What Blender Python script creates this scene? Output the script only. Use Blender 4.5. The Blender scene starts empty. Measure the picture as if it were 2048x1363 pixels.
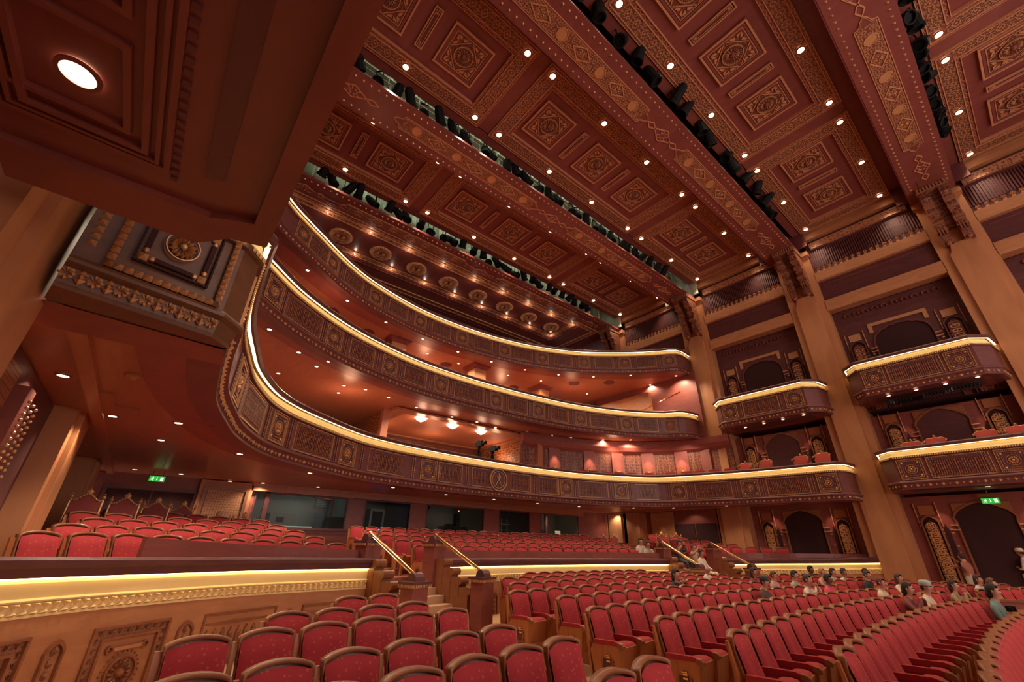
import bpy, math, random
import numpy as np
from mathutils import Vector, Matrix
random.seed(7)
PI = math.pi
SC = bpy.context.scene
COL = SC.collection

# ------------------------------------------------------------------ camera
FPX, PITCH, ROLL, YAW = 835.64, .4568, .0136, .8817
_cp, _sp, _cy, _sy = math.cos(PITCH), math.sin(PITCH), math.cos(YAW), math.sin(YAW)
CF = Vector((-_sy*_cp, _cy*_cp, _sp))
_r0 = Vector((_cy, _sy, 0)); _u0 = _r0.cross(CF)
CR = _r0*math.cos(ROLL) + _u0*math.sin(ROLL)
CU = CR.cross(CF)
cam = bpy.data.cameras.new('camera')
cam_o = bpy.data.objects.new('camera', cam); COL.objects.link(cam_o)
cam.sensor_width = 36; cam.lens = FPX/2048*36; cam.clip_start = .02; cam.clip_end = 200
cam_o.matrix_world = Matrix(((CR.x, CU.x, -CF.x, 0), (CR.y, CU.y, -CF.y, 0), (CR.z, CU.z, -CF.z, 0), (0, 0, 0, 1)))
SC.camera = cam_o

# ------------------------------------------------------------------ light
SC.view_settings.view_transform = 'Standard'
SC.view_settings.look = 'None'
SC.view_settings.gamma = 1
SC.view_settings.use_curve_mapping = False
SC.view_settings.exposure = 0.27
w = bpy.data.worlds.new('hall_air'); SC.world = w; w.use_nodes = True
w.node_tree.nodes['Background'].inputs[0].default_value = (1.0, .75, .67, 1)
w.node_tree.nodes['Background'].inputs[1].default_value = .82

def lamp(kind, loc, power, color, size=.1, rot=None, spot=2.2, blend=.6, name='lamp_light', size_y=None):
    l = bpy.data.lights.new(name, kind); l.energy = power; l.color = color
    if kind == 'AREA':
        l.size = size
        if size_y: l.shape = 'RECTANGLE'; l.size_y = size_y
    else:
        l.shadow_soft_size = size
    if kind == 'SPOT': l.spot_size = spot; l.spot_blend = blend
    o = bpy.data.objects.new(name, l); COL.objects.link(o); o.location = loc
    if rot: o.rotation_euler = rot
    return o
WARM = (1.0, .77, .53)
# added unseen fill standing in for stage lighting, behind the camera, shining into the house
stage = lamp('AREA', (13, 10.8, 3.0), 1100, (1.0, .80, .68), 18, (0, PI/2, 0), name='stage_fill', size_y=9)
for _a in ('max_bounces', 'diffuse_bounces'):
    setattr(SC.cycles, _a, 6 if _a == 'max_bounces' else 5)
SC.cycles.glossy_bounces = 3
SC.cycles.transparent_max_bounces = 6
SC.cycles.sample_clamp_indirect = 4
SC.cycles.caustics_reflective = False
SC.cycles.caustics_refractive = False

# pixel helpers: a pixel of the 2048x1363 frame to a point on a plane
def ray(u, v): return CF + CR*((u-1024)/FPX) - CU*((v-681.5)/FPX)
def atz(u, v, z): d = ray(u, v); return d*(z/d.z)
def aty(u, v, y): d = ray(u, v); return d*(y/d.y)
def atx(u, v, x): d = ray(u, v); return d*(x/d.x)
def proj(p):
    p = Vector(p); k = p.dot(CF)
    return (1024+FPX*p.dot(CR)/k, 681.5-FPX*p.dot(CU)/k) if k > .05 else None

# ------------------------------------------------------------------ materials
def new_mat(name):
    m = bpy.data.materials.new(name); m.use_nodes = True
    nt = m.node_tree; b = nt.nodes['Principled BSDF']
    return m, nt, b
def L(nt, a, b): nt.links.new(a, b)
def N(nt, t, **kw):
    n = nt.nodes.new(t)
    for k, v in kw.items(): setattr(n, k, v)
    return n
def wood(name, c1, c2, rough=.42, scale=(2, 2, 14), bump=.05, spec=.4):
    m, nt, b = new_mat(name)
    tc = N(nt, 'ShaderNodeTexCoord'); mp = N(nt, 'ShaderNodeMapping'); mp.inputs['Scale'].default_value = scale
    L(nt, tc.outputs['Object'], mp.inputs[0])
    nz = N(nt, 'ShaderNodeTexNoise'); nz.inputs['Scale'].default_value = 1.0; nz.inputs['Detail'].default_value = 5; nz.inputs['Distortion'].default_value = 1.2
    L(nt, mp.outputs[0], nz.inputs['Vector'])
    r = N(nt, 'ShaderNodeValToRGB'); r.color_ramp.elements[0].color = (*c1, 1); r.color_ramp.elements[1].color = (*c2, 1)
    r.color_ramp.elements[0].position = .32; r.color_ramp.elements[1].position = .68
    L(nt, nz.outputs['Fac'], r.inputs[0]); L(nt, r.outputs[0], b.inputs['Base Color'])
    b.inputs['Roughness'].default_value = rough; b.inputs['Specular IOR Level'].default_value = spec
    bp = N(nt, 'ShaderNodeBump'); bp.inputs['Strength'].default_value = bump; bp.inputs['Distance'].default_value = .01
    L(nt, nz.outputs['Fac'], bp.inputs['Height']); L(nt, bp.outputs[0], b.inputs['Normal'])
    return m
def plain(name, c, rough=.5, metal=0, spec=.5, noise=.12, nscale=9):
    m, nt, b = new_mat(name)
    tc = N(nt, 'ShaderNodeTexCoord'); nz = N(nt, 'ShaderNodeTexNoise'); nz.inputs['Scale'].default_value = nscale; nz.inputs['Detail'].default_value = 3
    L(nt, tc.outputs['Object'], nz.inputs['Vector'])
    mx = N(nt, 'ShaderNodeMix', data_type='RGBA')
    mx.inputs[6].default_value = (*[x*(1-noise) for x in c], 1); mx.inputs[7].default_value = (*[min(1, x*(1+noise)) for x in c], 1)
    L(nt, nz.outputs['Fac'], mx.inputs[0]); L(nt, mx.outputs[2], b.inputs['Base Color'])
    b.inputs['Roughness'].default_value = rough; b.inputs['Metallic'].default_value = metal; b.inputs['Specular IOR Level'].default_value = spec
    return m
def emit(name, c, s):
    m, nt, b = new_mat(name)
    b.inputs['Base Color'].default_value = (*c, 1); b.inputs['Emission Color'].default_value = (*c, 1); b.inputs['Emission Strength'].default_value = s
    return m
def filigree(name, ground, gold, scale=3.0, width=.05, ring=.34, metal=.0, rough=.45, dist=.35):
    """gilt scrollwork painted on a lacquered ground: cell edges, rings and small curls"""
    m, nt, b = new_mat(name)
    tc = N(nt, 'ShaderNodeTexCoord')
    v = N(nt, 'ShaderNodeTexVoronoi', feature='DISTANCE_TO_EDGE'); v.inputs['Scale'].default_value = scale; v.inputs['Randomness'].default_value = dist
    v2 = N(nt, 'ShaderNodeTexVoronoi', feature='F1'); v2.inputs['Scale'].default_value = scale*1.9; v2.inputs['Randomness'].default_value = dist
    wv = N(nt, 'ShaderNodeTexNoise'); wv.inputs['Scale'].default_value = scale*2.2
    for n_ in (v, v2): L(nt, tc.outputs['Object'], n_.inputs['Vector'])
    L(nt, tc.outputs['Object'], wv.inputs['Vector'])
    a = N(nt, 'ShaderNodeMath', operation='LESS_THAN'); L(nt, v.outputs[0], a.inputs[0]); a.inputs[1].default_value = width
    s = N(nt, 'ShaderNodeMath', operation='SUBTRACT'); L(nt, v2.outputs['Distance'], s.inputs[0]); s.inputs[1].default_value = ring
    ab = N(nt, 'ShaderNodeMath', operation='ABSOLUTE'); L(nt, s.outputs[0], ab.inputs[0])
    c_ = N(nt, 'ShaderNodeMath', operation='LESS_THAN'); L(nt, ab.outputs[0], c_.inputs[0]); c_.inputs[1].default_value = width*1.5
    mx = N(nt, 'ShaderNodeMath', operation='MAXIMUM'); L(nt, a.outputs[0], mx.inputs[0]); L(nt, c_.outputs[0], mx.inputs[1])
    mix = N(nt, 'ShaderNodeMix', data_type='RGBA'); mix.inputs[6].default_value = (*ground, 1); mix.inputs[7].default_value = (*gold, 1)
    L(nt, mx.outputs[0], mix.inputs[0]); L(nt, mix.outputs[2], b.inputs['Base Color'])
    b.inputs['Roughness'].default_value = rough; b.inputs['Metallic'].default_value = metal
    bp = N(nt, 'ShaderNodeBump'); bp.inputs['Strength'].default_value = .4; bp.inputs['Distance'].default_value = .02
    L(nt, mx.outputs[0], bp.inputs['Height']); L(nt, bp.outputs[0], b.inputs['Normal'])
    return m

M = {}
M['honey'] = wood('honey_oak', (.40, .165, .075), (.50, .22, .10), .45, (1.2, 1.2, 5))
M['honey_v'] = wood('honey_oak_upright', (.43, .18, .08), (.51, .225, .10), .45, (2, 2, .5))
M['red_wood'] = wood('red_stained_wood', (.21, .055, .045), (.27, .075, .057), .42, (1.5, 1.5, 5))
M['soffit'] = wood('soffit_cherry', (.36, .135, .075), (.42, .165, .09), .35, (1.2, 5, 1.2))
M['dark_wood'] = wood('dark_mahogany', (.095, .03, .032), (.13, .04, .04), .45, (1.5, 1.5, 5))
M['darker'] = plain('deep_brown', (.05, .021, .021), .9, spec=.1)  # very dark brown of door leaves and of arch and niche fills
M['rim'] = wood('seat_beech', (.22, .078, .036), (.30, .11, .05), .33, (4, 4, 4))
M['rimhi'] = wood('seat_panel_beech', (.36, .115, .04), (.45, .16, .055), .4, (8, 8, 1))
M['gold'] = plain('gilding', (.62, .32, .14), .38, .3)
M['gold_line'] = plain('copper_line', (.60, .27, .14), .5, .1)
M['goldlt'] = plain('pale_gilding', (.75, .48, .16), .45, .1)
M['ceil_red'] = wood('ceiling_lacquer', (.20, .052, .046), (.245, .066, .055), .3, (.8, 3, .8))
M['ceil_dark'] = plain('recess_lacquer', (.13, .032, .036), .4)
M['ground'] = plain('carved_ground', (.10, .030, .032), .5)
M['front'] = wood('balcony_front_wood', (.125, .038, .036), (.165, .05, .045), .42, (1.5, 1.5, 5))
M['arab'] = filigree('arabesque_strip', (.16, .045, .035), (.48, .21, .10), 5.6, .12, .33)
M['strip'] = plain('strip_lacquer', (.20, .055, .038), .4)
M['motif'] = plain('painted_gold', (.52, .24, .11), .5)
M['arab2'] = filigree('arabesque_cartouche', (.19, .055, .042), (.47, .205, .095), 4.6, .16, .33)
M['fil_dark'] = filigree('carved_filigree', (.10, .022, .02), (.30, .10, .04), 6.0, .05, .34)
M['fil_gold'] = filigree('gilt_carving', (.13, .03, .02), (.62, .30, .10), 7.0, .06, .3)
M['lattice'] = filigree('lattice_screen', (.11, .026, .02), (.36, .12, .045), 11.0, .09, .36, dist=.0)
M['lattice_lt'] = filigree('pale_lattice_screen', (.24, .10, .045), (.55, .27, .12), 13.0, .1, .36, dist=.0)
M['brass'] = plain('polished_brass', (.83, .53, .25), .18, 1)
M['floor'] = plain('aisle_carpet', (.50, .29, .16), .9, nscale=60)
M['carpet'] = plain('red_carpet', (.30, .11, .08), .95, nscale=60)
M['cove'] = plain('cove_moulding', (.82, .60, .28), .5, 0, noise=.04)
M['olive'] = wood('front_wood_cove_tint', (.11, .042, .02), (.16, .062, .028), .4, (1.5, 1.5, 5))  # balcony front wood with the warm cove light put into its colour
M['carve'] = filigree('carved_honey', (.20, .075, .04), (.34, .14, .07), 11, .08, .34)
M['led'] = emit('led_strip', (1.0, .80, .38), 3.6)
M['led_lo'] = emit('led_strip_low', (1.0, .74, .28), 8.0)
M['bulb'] = emit('downlight_lens', (1.0, .72, .42), 14)
M['bulb_s'] = emit('small_downlight_lens', (1.0, .70, .42), 6)
M['bulb_far'] = emit('star_downlight', (1.0, .72, .38), 9)
M['black'] = plain('black_metal', (.008, .008, .009), .75, spec=.2)
M['catwalk'] = plain('catwalk_plaster', (.42, .46, .36), .7)
M['white'] = plain('white_paint', (.75, .76, .68), .6)
M['glass'], _nt, _b = new_mat('booth_glass')
_b.inputs['Roughness'].default_value = .02; _b.inputs['Alpha'].default_value = .07; _b.inputs['Base Color'].default_value = (.05, .07, .07, 1)
# seat velvet with a small woven figure
def velvet(name, c, c2, fig):
    m, nt, b = new_mat(name)
    tc = N(nt, 'ShaderNodeTexCoord')
    v = N(nt, 'ShaderNodeTexVoronoi', feature='F1'); v.inputs['Scale'].default_value = 21; v.inputs['Randomness'].default_value = .7
    L(nt, tc.outputs['Object'], v.inputs['Vector'])
    lt = N(nt, 'ShaderNodeMath', operation='LESS_THAN'); lt.inputs[1].default_value = .22; L(nt, v.outputs['Distance'], lt.inputs[0])
    mu = N(nt, 'ShaderNodeMath', operation='MULTIPLY'); mu.inputs[1].default_value = fig; L(nt, lt.outputs[0], mu.inputs[0])
    mx = N(nt, 'ShaderNodeMix', data_type='RGBA'); mx.inputs[6].default_value = (*c, 1); mx.inputs[7].default_value = (*c2, 1)
    L(nt, mu.outputs[0], mx.inputs[0]); L(nt, mx.outputs[2], b.inputs['Base Color'])
    b.inputs['Roughness'].default_value = .85; b.inputs['Sheen Weight'].default_value = .35; b.inputs['Sheen Roughness'].default_value = .4
    b.inputs['Sheen Tint'].default_value = (1, .25, .2, 1); b.inputs['Specular IOR Level'].default_value = .15
    return m
M['velvet'] = velvet('crimson_velvet', (.34, .032, .040), (.48, .13, .07), .5)
M['velvet_fig'] = velvet('figured_crimson_velvet', (.42, .05, .058), (.5, .12, .09), .8)

# ------------------------------------------------------------------ mesh builder
class MB:
    def __init__(s): s.v = []; s.f = []; s.m = []
    def add(s, vs, fs, mi=0):
        n = len(s.v); s.v.extend([tuple(p) for p in vs]); s.f.extend([tuple(i+n for i in f) for f in fs]); s.m.extend([mi]*len(fs)); return s
    def box(s, x0, x1, y0, y1, z0, z1, mi=0):
        v = [(x, y, z) for x in (x0, x1) for y in (y0, y1) for z in (z0, z1)]
        return s.add(v, [(0, 1, 3, 2), (4, 6, 7, 5), (0, 4, 5, 1), (2, 3, 7, 6), (0, 2, 6, 4), (1, 5, 7, 3)], mi)
    def hexa(s, p, mi=0):   # 8 corners: bottom 4 ccw, top 4 ccw
        return s.add(p, [(3, 2, 1, 0), (4, 5, 6, 7), (0, 1, 5, 4), (1, 2, 6, 5), (2, 3, 7, 6), (3, 0, 4, 7)], mi)
    def prism(s, poly, axis, a, b, mi=0):
        """poly in the two other axes, extruded along axis from a to b"""
        def P(p, t):
            return (t, p[0], p[1]) if axis == 'x' else (p[0], t, p[1]) if axis == 'y' else (p[0], p[1], t)
        n = len(poly); v = [P(p, a) for p in poly]+[P(p, b) for p in poly]
        f = [tuple(range(n)), tuple(range(2*n-1, n-1, -1))]+[(i, n+i, n+(i+1) % n, (i+1) % n) for i in range(n)]
        return s.add(v, f, mi)
    def ring(s, outer, inner, axis, a, b, mi=0):
        def P(p, t):
            return (t, p[0], p[1]) if axis == 'x' else (p[0], t, p[1]) if axis == 'y' else (p[0], p[1], t)
        n = len(outer)
        v = [P(p, a) for p in outer]+[P(p, a) for p in inner]+[P(p, b) for p in outer]+[P(p, b) for p in inner]
        f = []
        for i in range(n):
            j = (i+1) % n
            f += [(i, j, n+j, n+i), (2*n+i, 3*n+i, 3*n+j, 2*n+j), (i, 2*n+i, 2*n+j, j), (n+i, n+j, 3*n+j, 3*n+i)]
        return s.add(v, f, mi)
    def tube(s, p, q, r, n=8, r2=None, mi=0, cap=True):
        p = Vector(p); q = Vector(q); d = (q-p).normalized(); r2 = r if r2 is None else r2
        a = d.orthogonal().normalized(); b = d.cross(a)
        v = []
        for c, rr in ((p, r), (q, r2)):
            for i in range(n):
                t = 2*PI*i/n; v.append(c+a*(rr*math.cos(t))+b*(rr*math.sin(t)))
        f = [(i, (i+1) % n, n+(i+1) % n, n+i) for i in range(n)]
        if cap: f += [tuple(range(n-1, -1, -1)), tuple(range(n, 2*n))]
        return s.add(v, f, mi)
    def path(s, pts, r, n=6, mi=0):
        for i in range(len(pts)-1): s.tube(pts[i], pts[i+1], r, n, mi=mi)
        return s
    def lathe(s, prof, c=(0, 0, 0), n=12, axis='z', mi=0, arc=2*PI):
        v = []; f = []; k = len(prof)
        for i in range(n):
            t = arc*i/n; ct, st = math.cos(t), math.sin(t)
            for r, h in prof:
                if axis == 'z': v.append((c[0]+r*ct, c[1]+r*st, c[2]+h))
                elif axis == 'x': v.append((c[0]+h, c[1]+r*ct, c[2]+r*st))
                else: v.append((c[0]+r*ct, c[1]+h, c[2]+r*st))
        for i in range(n):
            j = (i+1) % n
            for a in range(k-1): f.append((i*k+a, j*k+a, j*k+a+1, i*k+a+1))
        return s.add(v, f, mi)
    def ball(s, c, r, n=8, m=5, sc=(1, 1, 1), mi=0):
        v = []; f = []
        for i in range(m+1):
            ph = PI*i/m
            for j in range(n):
                t = 2*PI*j/n; v.append((c[0]+sc[0]*r*math.sin(ph)*math.cos(t), c[1]+sc[1]*r*math.sin(ph)*math.sin(t), c[2]+sc[2]*r*math.cos(ph)))
        for i in range(m):
            for j in range(n): f.append((i*n+j, (i+1)*n+j, (i+1)*n+(j+1) % n, i*n+(j+1) % n))
        return s.add(v, f, mi)
    def grid(s, fn, nu, nv, mi=0, thick=None):
        v = [fn(i/nu, j/nv) for i in range(nu+1) for j in range(nv+1)]
        f = [(i*(nv+1)+j, (i+1)*(nv+1)+j, (i+1)*(nv+1)+j+1, i*(nv+1)+j+1) for i in range(nu) for j in range(nv)]
        return s.add(v, f, mi)
    def sweep(s, path, prof, closed=True, mi=0, zs=None, caps=True):
        """path: list of (x,y); prof: list of (outward offset, z); outward = right-hand normal of the path"""
        n = len(path); k = len(prof); v = []
        for i in range(n):
            a = path[max(0, i-1)]; b = path[min(n-1, i+1)]
            dx, dy = b[0]-a[0], b[1]-a[1]; l = math.hypot(dx, dy) or 1
            nx, ny = dy/l, -dx/l
            z0 = zs[i] if zs else 0
            for o, z in prof: v.append((path[i][0]+nx*o, path[i][1]+ny*o, z+z0))
        f = []
        for i in range(n-1):
            for a in range(k if closed else k-1):
                b = (a+1) % k; f.append((i*k+a, (i+1)*k+a, (i+1)*k+b, i*k+b))
        if closed and caps: f += [tuple(range(k)), tuple(range(n*k-1, (n-1)*k-1, -1))]
        return s.add(v, f, mi)
    def xf(s, fn): s.v = [fn(p) for p in s.v]; return s
    def merge(s, o, mat=None, mi=None):
        n = len(s.v)
        s.v.extend([tuple(mat @ Vector(p)) for p in o.v] if mat is not None else o.v)
        s.f.extend([tuple(i+n for i in f) for f in o.f]); s.m.extend(o.m if mi is None else [mi]*len(o.f)); return s
    def mesh(s, name, mats, smooth=False):
        me = bpy.data.meshes.new(name); me.from_pydata(s.v, [], s.f)
        for m_ in (mats if isinstance(mats, (list, tuple)) else [mats]): me.materials.append(m_)
        if any(s.m): me.polygons.foreach_set('material_index', s.m)
        if smooth: me.polygons.foreach_set('use_smooth', [True]*len(s.f))
        me.update()
        return me
    def build(s, name, mats, parent=None, smooth=False, **kw):
        return ob(name, s.mesh(name, mats, smooth), parent, **kw)
def ob(name, me, parent=None, loc=None, rz=None, mw=None, label=None, cat=None, group=None, kind=None):
    o = bpy.data.objects.new(name, me); COL.objects.link(o)
    if parent: o.parent = parent
    if loc is not None: o.location = loc
    if rz: o.rotation_euler = (0, 0, rz)
    if mw is not None: o.matrix_local = mw
    return tag(o, label, cat, group, kind)
def tag(o, label=None, cat=None, group=None, kind=None):
    if label: o['label'] = label
    if cat: o['category'] = cat
    if group: o['group'] = group
    if kind: o['kind'] = kind
    return o
def empty(name, loc=(0, 0, 0), rz=0, **kw):
    return ob(name, None, None, loc=loc, rz=rz, **kw)
ORD = 'zeroth first second third fourth fifth sixth seventh eighth ninth tenth eleventh twelfth thirteenth fourteenth fifteenth sixteenth seventeenth eighteenth nineteenth twentieth'.split()
def nth(i):
    if i <= 20: return ORD[i]
    return {2: 'twenty', 3: 'thirty', 4: 'forty'}[i//10]+'-'+ORD[i % 10] if i % 10 else {3: 'thirtieth', 4: 'fortieth'}[i//10]
def crom(P, n=12):
    """Catmull-Rom through P, then even arc-length resample"""
    P = [Vector(p) for p in P]; Q = [2*P[0]-P[1]]+P+[2*P[-1]-P[-2]]; out = []
    for i in range(1, len(Q)-2):
        a, b, c, d = Q[i-1:i+3]
        for k in range(n):
            t = k/n; out.append(.5*((2*b)+(-a+c)*t+(2*a-5*b+4*c-d)*t*t+(-a+3*b-3*c+d)*t**3))
    out.append(P[-1]); return out
class Path:
    def __init__(s, P, step=.35):
        pts = crom(P); L_ = [0]
        for i in range(1, len(pts)): L_.append(L_[-1]+(pts[i]-pts[i-1]).length)
        s.len = L_[-1]; s._p = pts; s._L = L_
        n = max(2, int(s.len/step)); s.pts = [tuple(s.at(s.len*i/n)[0]) for i in range(n+1)]
    def at(s, d):
        d = min(max(d, 0), s.len); i = max(0, min(len(s._L)-2, int(np.searchsorted(s._L, d))-1))
        t = (d-s._L[i])/max(1e-6, s._L[i+1]-s._L[i]); p = s._p[i].lerp(s._p[i+1], t); a = s._p[max(0, i-1)]; b = s._p[min(len(s._p)-1, i+2)]
        return p, (b-a).normalized()
    def nearest(s, q):
        return min(((Vector(p[:2])-Vector(q[:2])).length, l) for p, l in zip(s._p, s._L))[1]
    def clip(s, y): return s
# ================================================================== room shell
YN, YF, XB = -1.2, 22.9, -18.2           # near side wall, far side wall, rear wall of the parterre
CX = [-16.15, -10.35, -4.5, 1.26, 7.1]   # wall columns
BX = [-16.3, -10.6, -4.73, 1.235, 7.1]   # ceiling beams
LX = [(-15.1, -12.05), (-9.3, -6.22), (-3.34, -.27), (2.75, 5.8)]
LY = [(-.25, 5.64), (6.83, 15.37), (16.6, 22.43)]
CZ = 15.0

ceiling = empty('ceiling', (0, 0, 0), kind='structure')
b = MB()
for (xa, xb), bx, bn in zip(LX, BX, BX[1:]):
    b.box(xa-.75, bn-.68, YN, YF+.2, CZ+.14, CZ+.3)
b.build('ceiling_board', M['ceil_red'], ceiling)
b = MB()
for (xa, xb), bn in zip(LX, BX[1:]):                      # glossy cross bands between the coffers
    for y0, y1 in ((5.98, 6.5), (15.7, 16.27)): b.box(xa-.3, xb+.3, y0, y1, CZ+.05, CZ+.14)
    b.box(xa-.72, xa-.36, YN, YF, CZ+.03, CZ+.14)
b.build('cross_band', M['red_wood'], ceiling)

# rosette tile, shared by every coffer
def petals(r0, r1, n, h, wd, z0=0, sgn=-1):
    g = MB()
    for i in range(n):
        t = 2*PI*i/n; c, s = math.cos(t), math.sin(t)
        def P(r, w_, z): return (r*c-w_*s, r*s+w_*c, z0+sgn*z)
        rm = (r0*.35+r1*.65)
        g.add([P(r0, 0, 0), P(rm, wd, 0), P(r1, 0, 0), P(rm, -wd, 0), P(rm, 0, h), P(r0+.3*(r1-r0), 0, h*.7)],
              [(0, 1, 4, 5), (1, 2, 4), (2, 3, 4), (3, 0, 5, 4)])
    return g
def sqring(o, i, z0, z1, g=None, mi=0, oy=None, iy=None):
    g = g or MB(); oy = o if oy is None else oy; iy = i if iy is None else iy
    return g.ring([(-o, -oy), (o, -oy), (o, oy), (-o, oy)], [(-i, -iy), (i, -iy), (i, iy), (-i, iy)], 'z', z0, z1, mi)
def circ(r, n=24, cx=0, cy=0): return [(cx+r*math.cos(2*PI*i/n), cy+r*math.sin(2*PI*i/n)) for i in range(n)]
tile = MB(); tile.box(-.72, .72, -.72, .72, .02, .05, 0)
sqring(.78, .72, -.05, .03, tile, 1); sqring(.70, .62, -.02, .03, tile, 2); sqring(.60, .575, -.01, .03, tile, 1)
tile.box(-.575, .575, -.575, .575, .0, .03, 3)
for k in range(4):                                        # star square round the rosette and the corner scrolls
    a = k*PI/2+PI/4; c, s = math.cos(a), math.sin(a)
    def R(x, y): return (x*c-y*s, x*s+y*c)
    tile.prism([R(-.36, .40), R(.36, .40), R(.36, .425), R(-.36, .425)], 'z', -.03, .0, 1)
    for q in (-1, 1):
        tile.prism([R(.0, .72), R(q*.1, .62), R(q*.06, .52), R(q*.02, .60)][::q], 'z', -.035, 0, 1)
        tile.prism([R(q*.12, .55), R(q*.27, .49), R(q*.24, .45), R(q*.1, .47)][::q], 'z', -.035, 0, 1)
tile_me = tile.mesh('rosette_panel', [M['ceil_dark'], M['gold_line'], M['ceil_red'], M['fil_dark']])
ros = MB(); ros.ring(circ(.34), circ(.315), 'z', -.05, 0, 1); ros.prism(circ(.32, 20), 'z', -.01, .0, 0)
ros.merge(petals(.09, .24, 14, .07, .026, -.01), mi=1); ros.lathe([(.0, -.10), (.05, -.09), (.075, -.05), (.09, -.01)], (0, 0, 0), 12, mi=2)
for i in range(28):
    t = 2*PI*i/28; ros.ball((.28*math.cos(t), .28*math.sin(t), -.02), .015, 5, 3, mi=1)
ros_me = ros.mesh('rosette', [M['ceil_dark'], M['gold'], M['red_wood']])
bar = MB(); sqring(.74, .70, -.03, .03, bar, 1, .14, .10); sqring(.66, .64, -.02, .03, bar, 1, .07, .05); bar.box(-.64, .64, -.05, .05, 0, .03, 0)
for q in (-1, 1): bar.prism([(q*.5, 0), (q*.56, .035), (q*.62, 0), (q*.56, -.035)][::q], 'z', -.02, 0, 1)
bar_me = bar.mesh('bar_panel', [M['ceil_dark'], M['gold_line']])
def motif(g, cx_, cy_, ang, sz, z, mi):
    """one knot of the gilt scrollwork: a lozenge, a cross and four curls, as flat raised ribbons"""
    ca, sa = math.cos(ang)*sz, math.sin(ang)*sz
    def T(x, y): return (cx_+x*ca-y*sa, cy_+x*sa+y*ca, z)
    def rib(p, q, w_=.016):
        dx, dy = q[0]-p[0], q[1]-p[1]; l = math.hypot(dx, dy); ox, oy = -dy/l*w_, dx/l*w_
        g.add([T(p[0]-ox, p[1]-oy), T(p[0]+ox, p[1]+oy), T(q[0]+ox, q[1]+oy), T(q[0]-ox, q[1]-oy)], [(0, 1, 2, 3)], mi)
    L_ = [(0, -.15), (.11, 0), (0, .15), (-.11, 0)]
    for i in range(4): rib(L_[i], L_[(i+1) % 4])
    rib((-.035, 0), (.035, 0), .03)
    for sx in (-1, 1):
        for sy in (-1, 1):
            c = (sx*.155, sy*.10); P_ = [(c[0]+.05*math.cos(t*PI/3)*sx, c[1]+.05*math.sin(t*PI/3)*sy) for t in (-2.2, -1.2, -.2, .8, 1.8, 2.8)]
            for a, b_ in zip(P_, P_[1:]): rib(a, b_, .014)
            rib((sx*.06, sy*.08), (sx*.14, sy*.155), .014); rib((sx*.14, sy*.165), (sx*.23, sy*.165), .014); rib((sx*.21, sy*.02), (sx*.21, sy*.13), .012)
def strip_run(g, p, q, z, mi, sz=1.0, pitch=.44):
    l = math.dist(p, q); n = max(1, round(l/(pitch*sz))); a = math.atan2(q[1]-p[1], q[0]-p[0])
    for i in range(n):
        t = (i+.5)/n; motif(g, p[0]+(q[0]-p[0])*t, p[1]+(q[1]-p[1])*t, a, sz*l/(n*pitch*sz), z, mi)
def zigzag(a, bq, side, step=.16, amp=.05, wd=.012, z=CZ):
    """gilt zigzag from a to bq in the ceiling plane"""
    a = Vector((*a, z)); bq = Vector((*bq, z)); n = max(2, int((bq-a).length/step)); d = (bq-a)/n; t = Vector((-d.y, d.x, 0)).normalized()
    g = MB()
    for i in range(n):
        p = a+d*i+t*(amp if i % 2 else -amp); q = a+d*(i+1)+t*(-amp if i % 2 else amp); e = (q-p).normalized(); f = Vector((-e.y, e.x, 0))*wd
        g.add([p-f, p+f, q+f, q-f], [(0, 1, 2, 3)])
    return g
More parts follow.
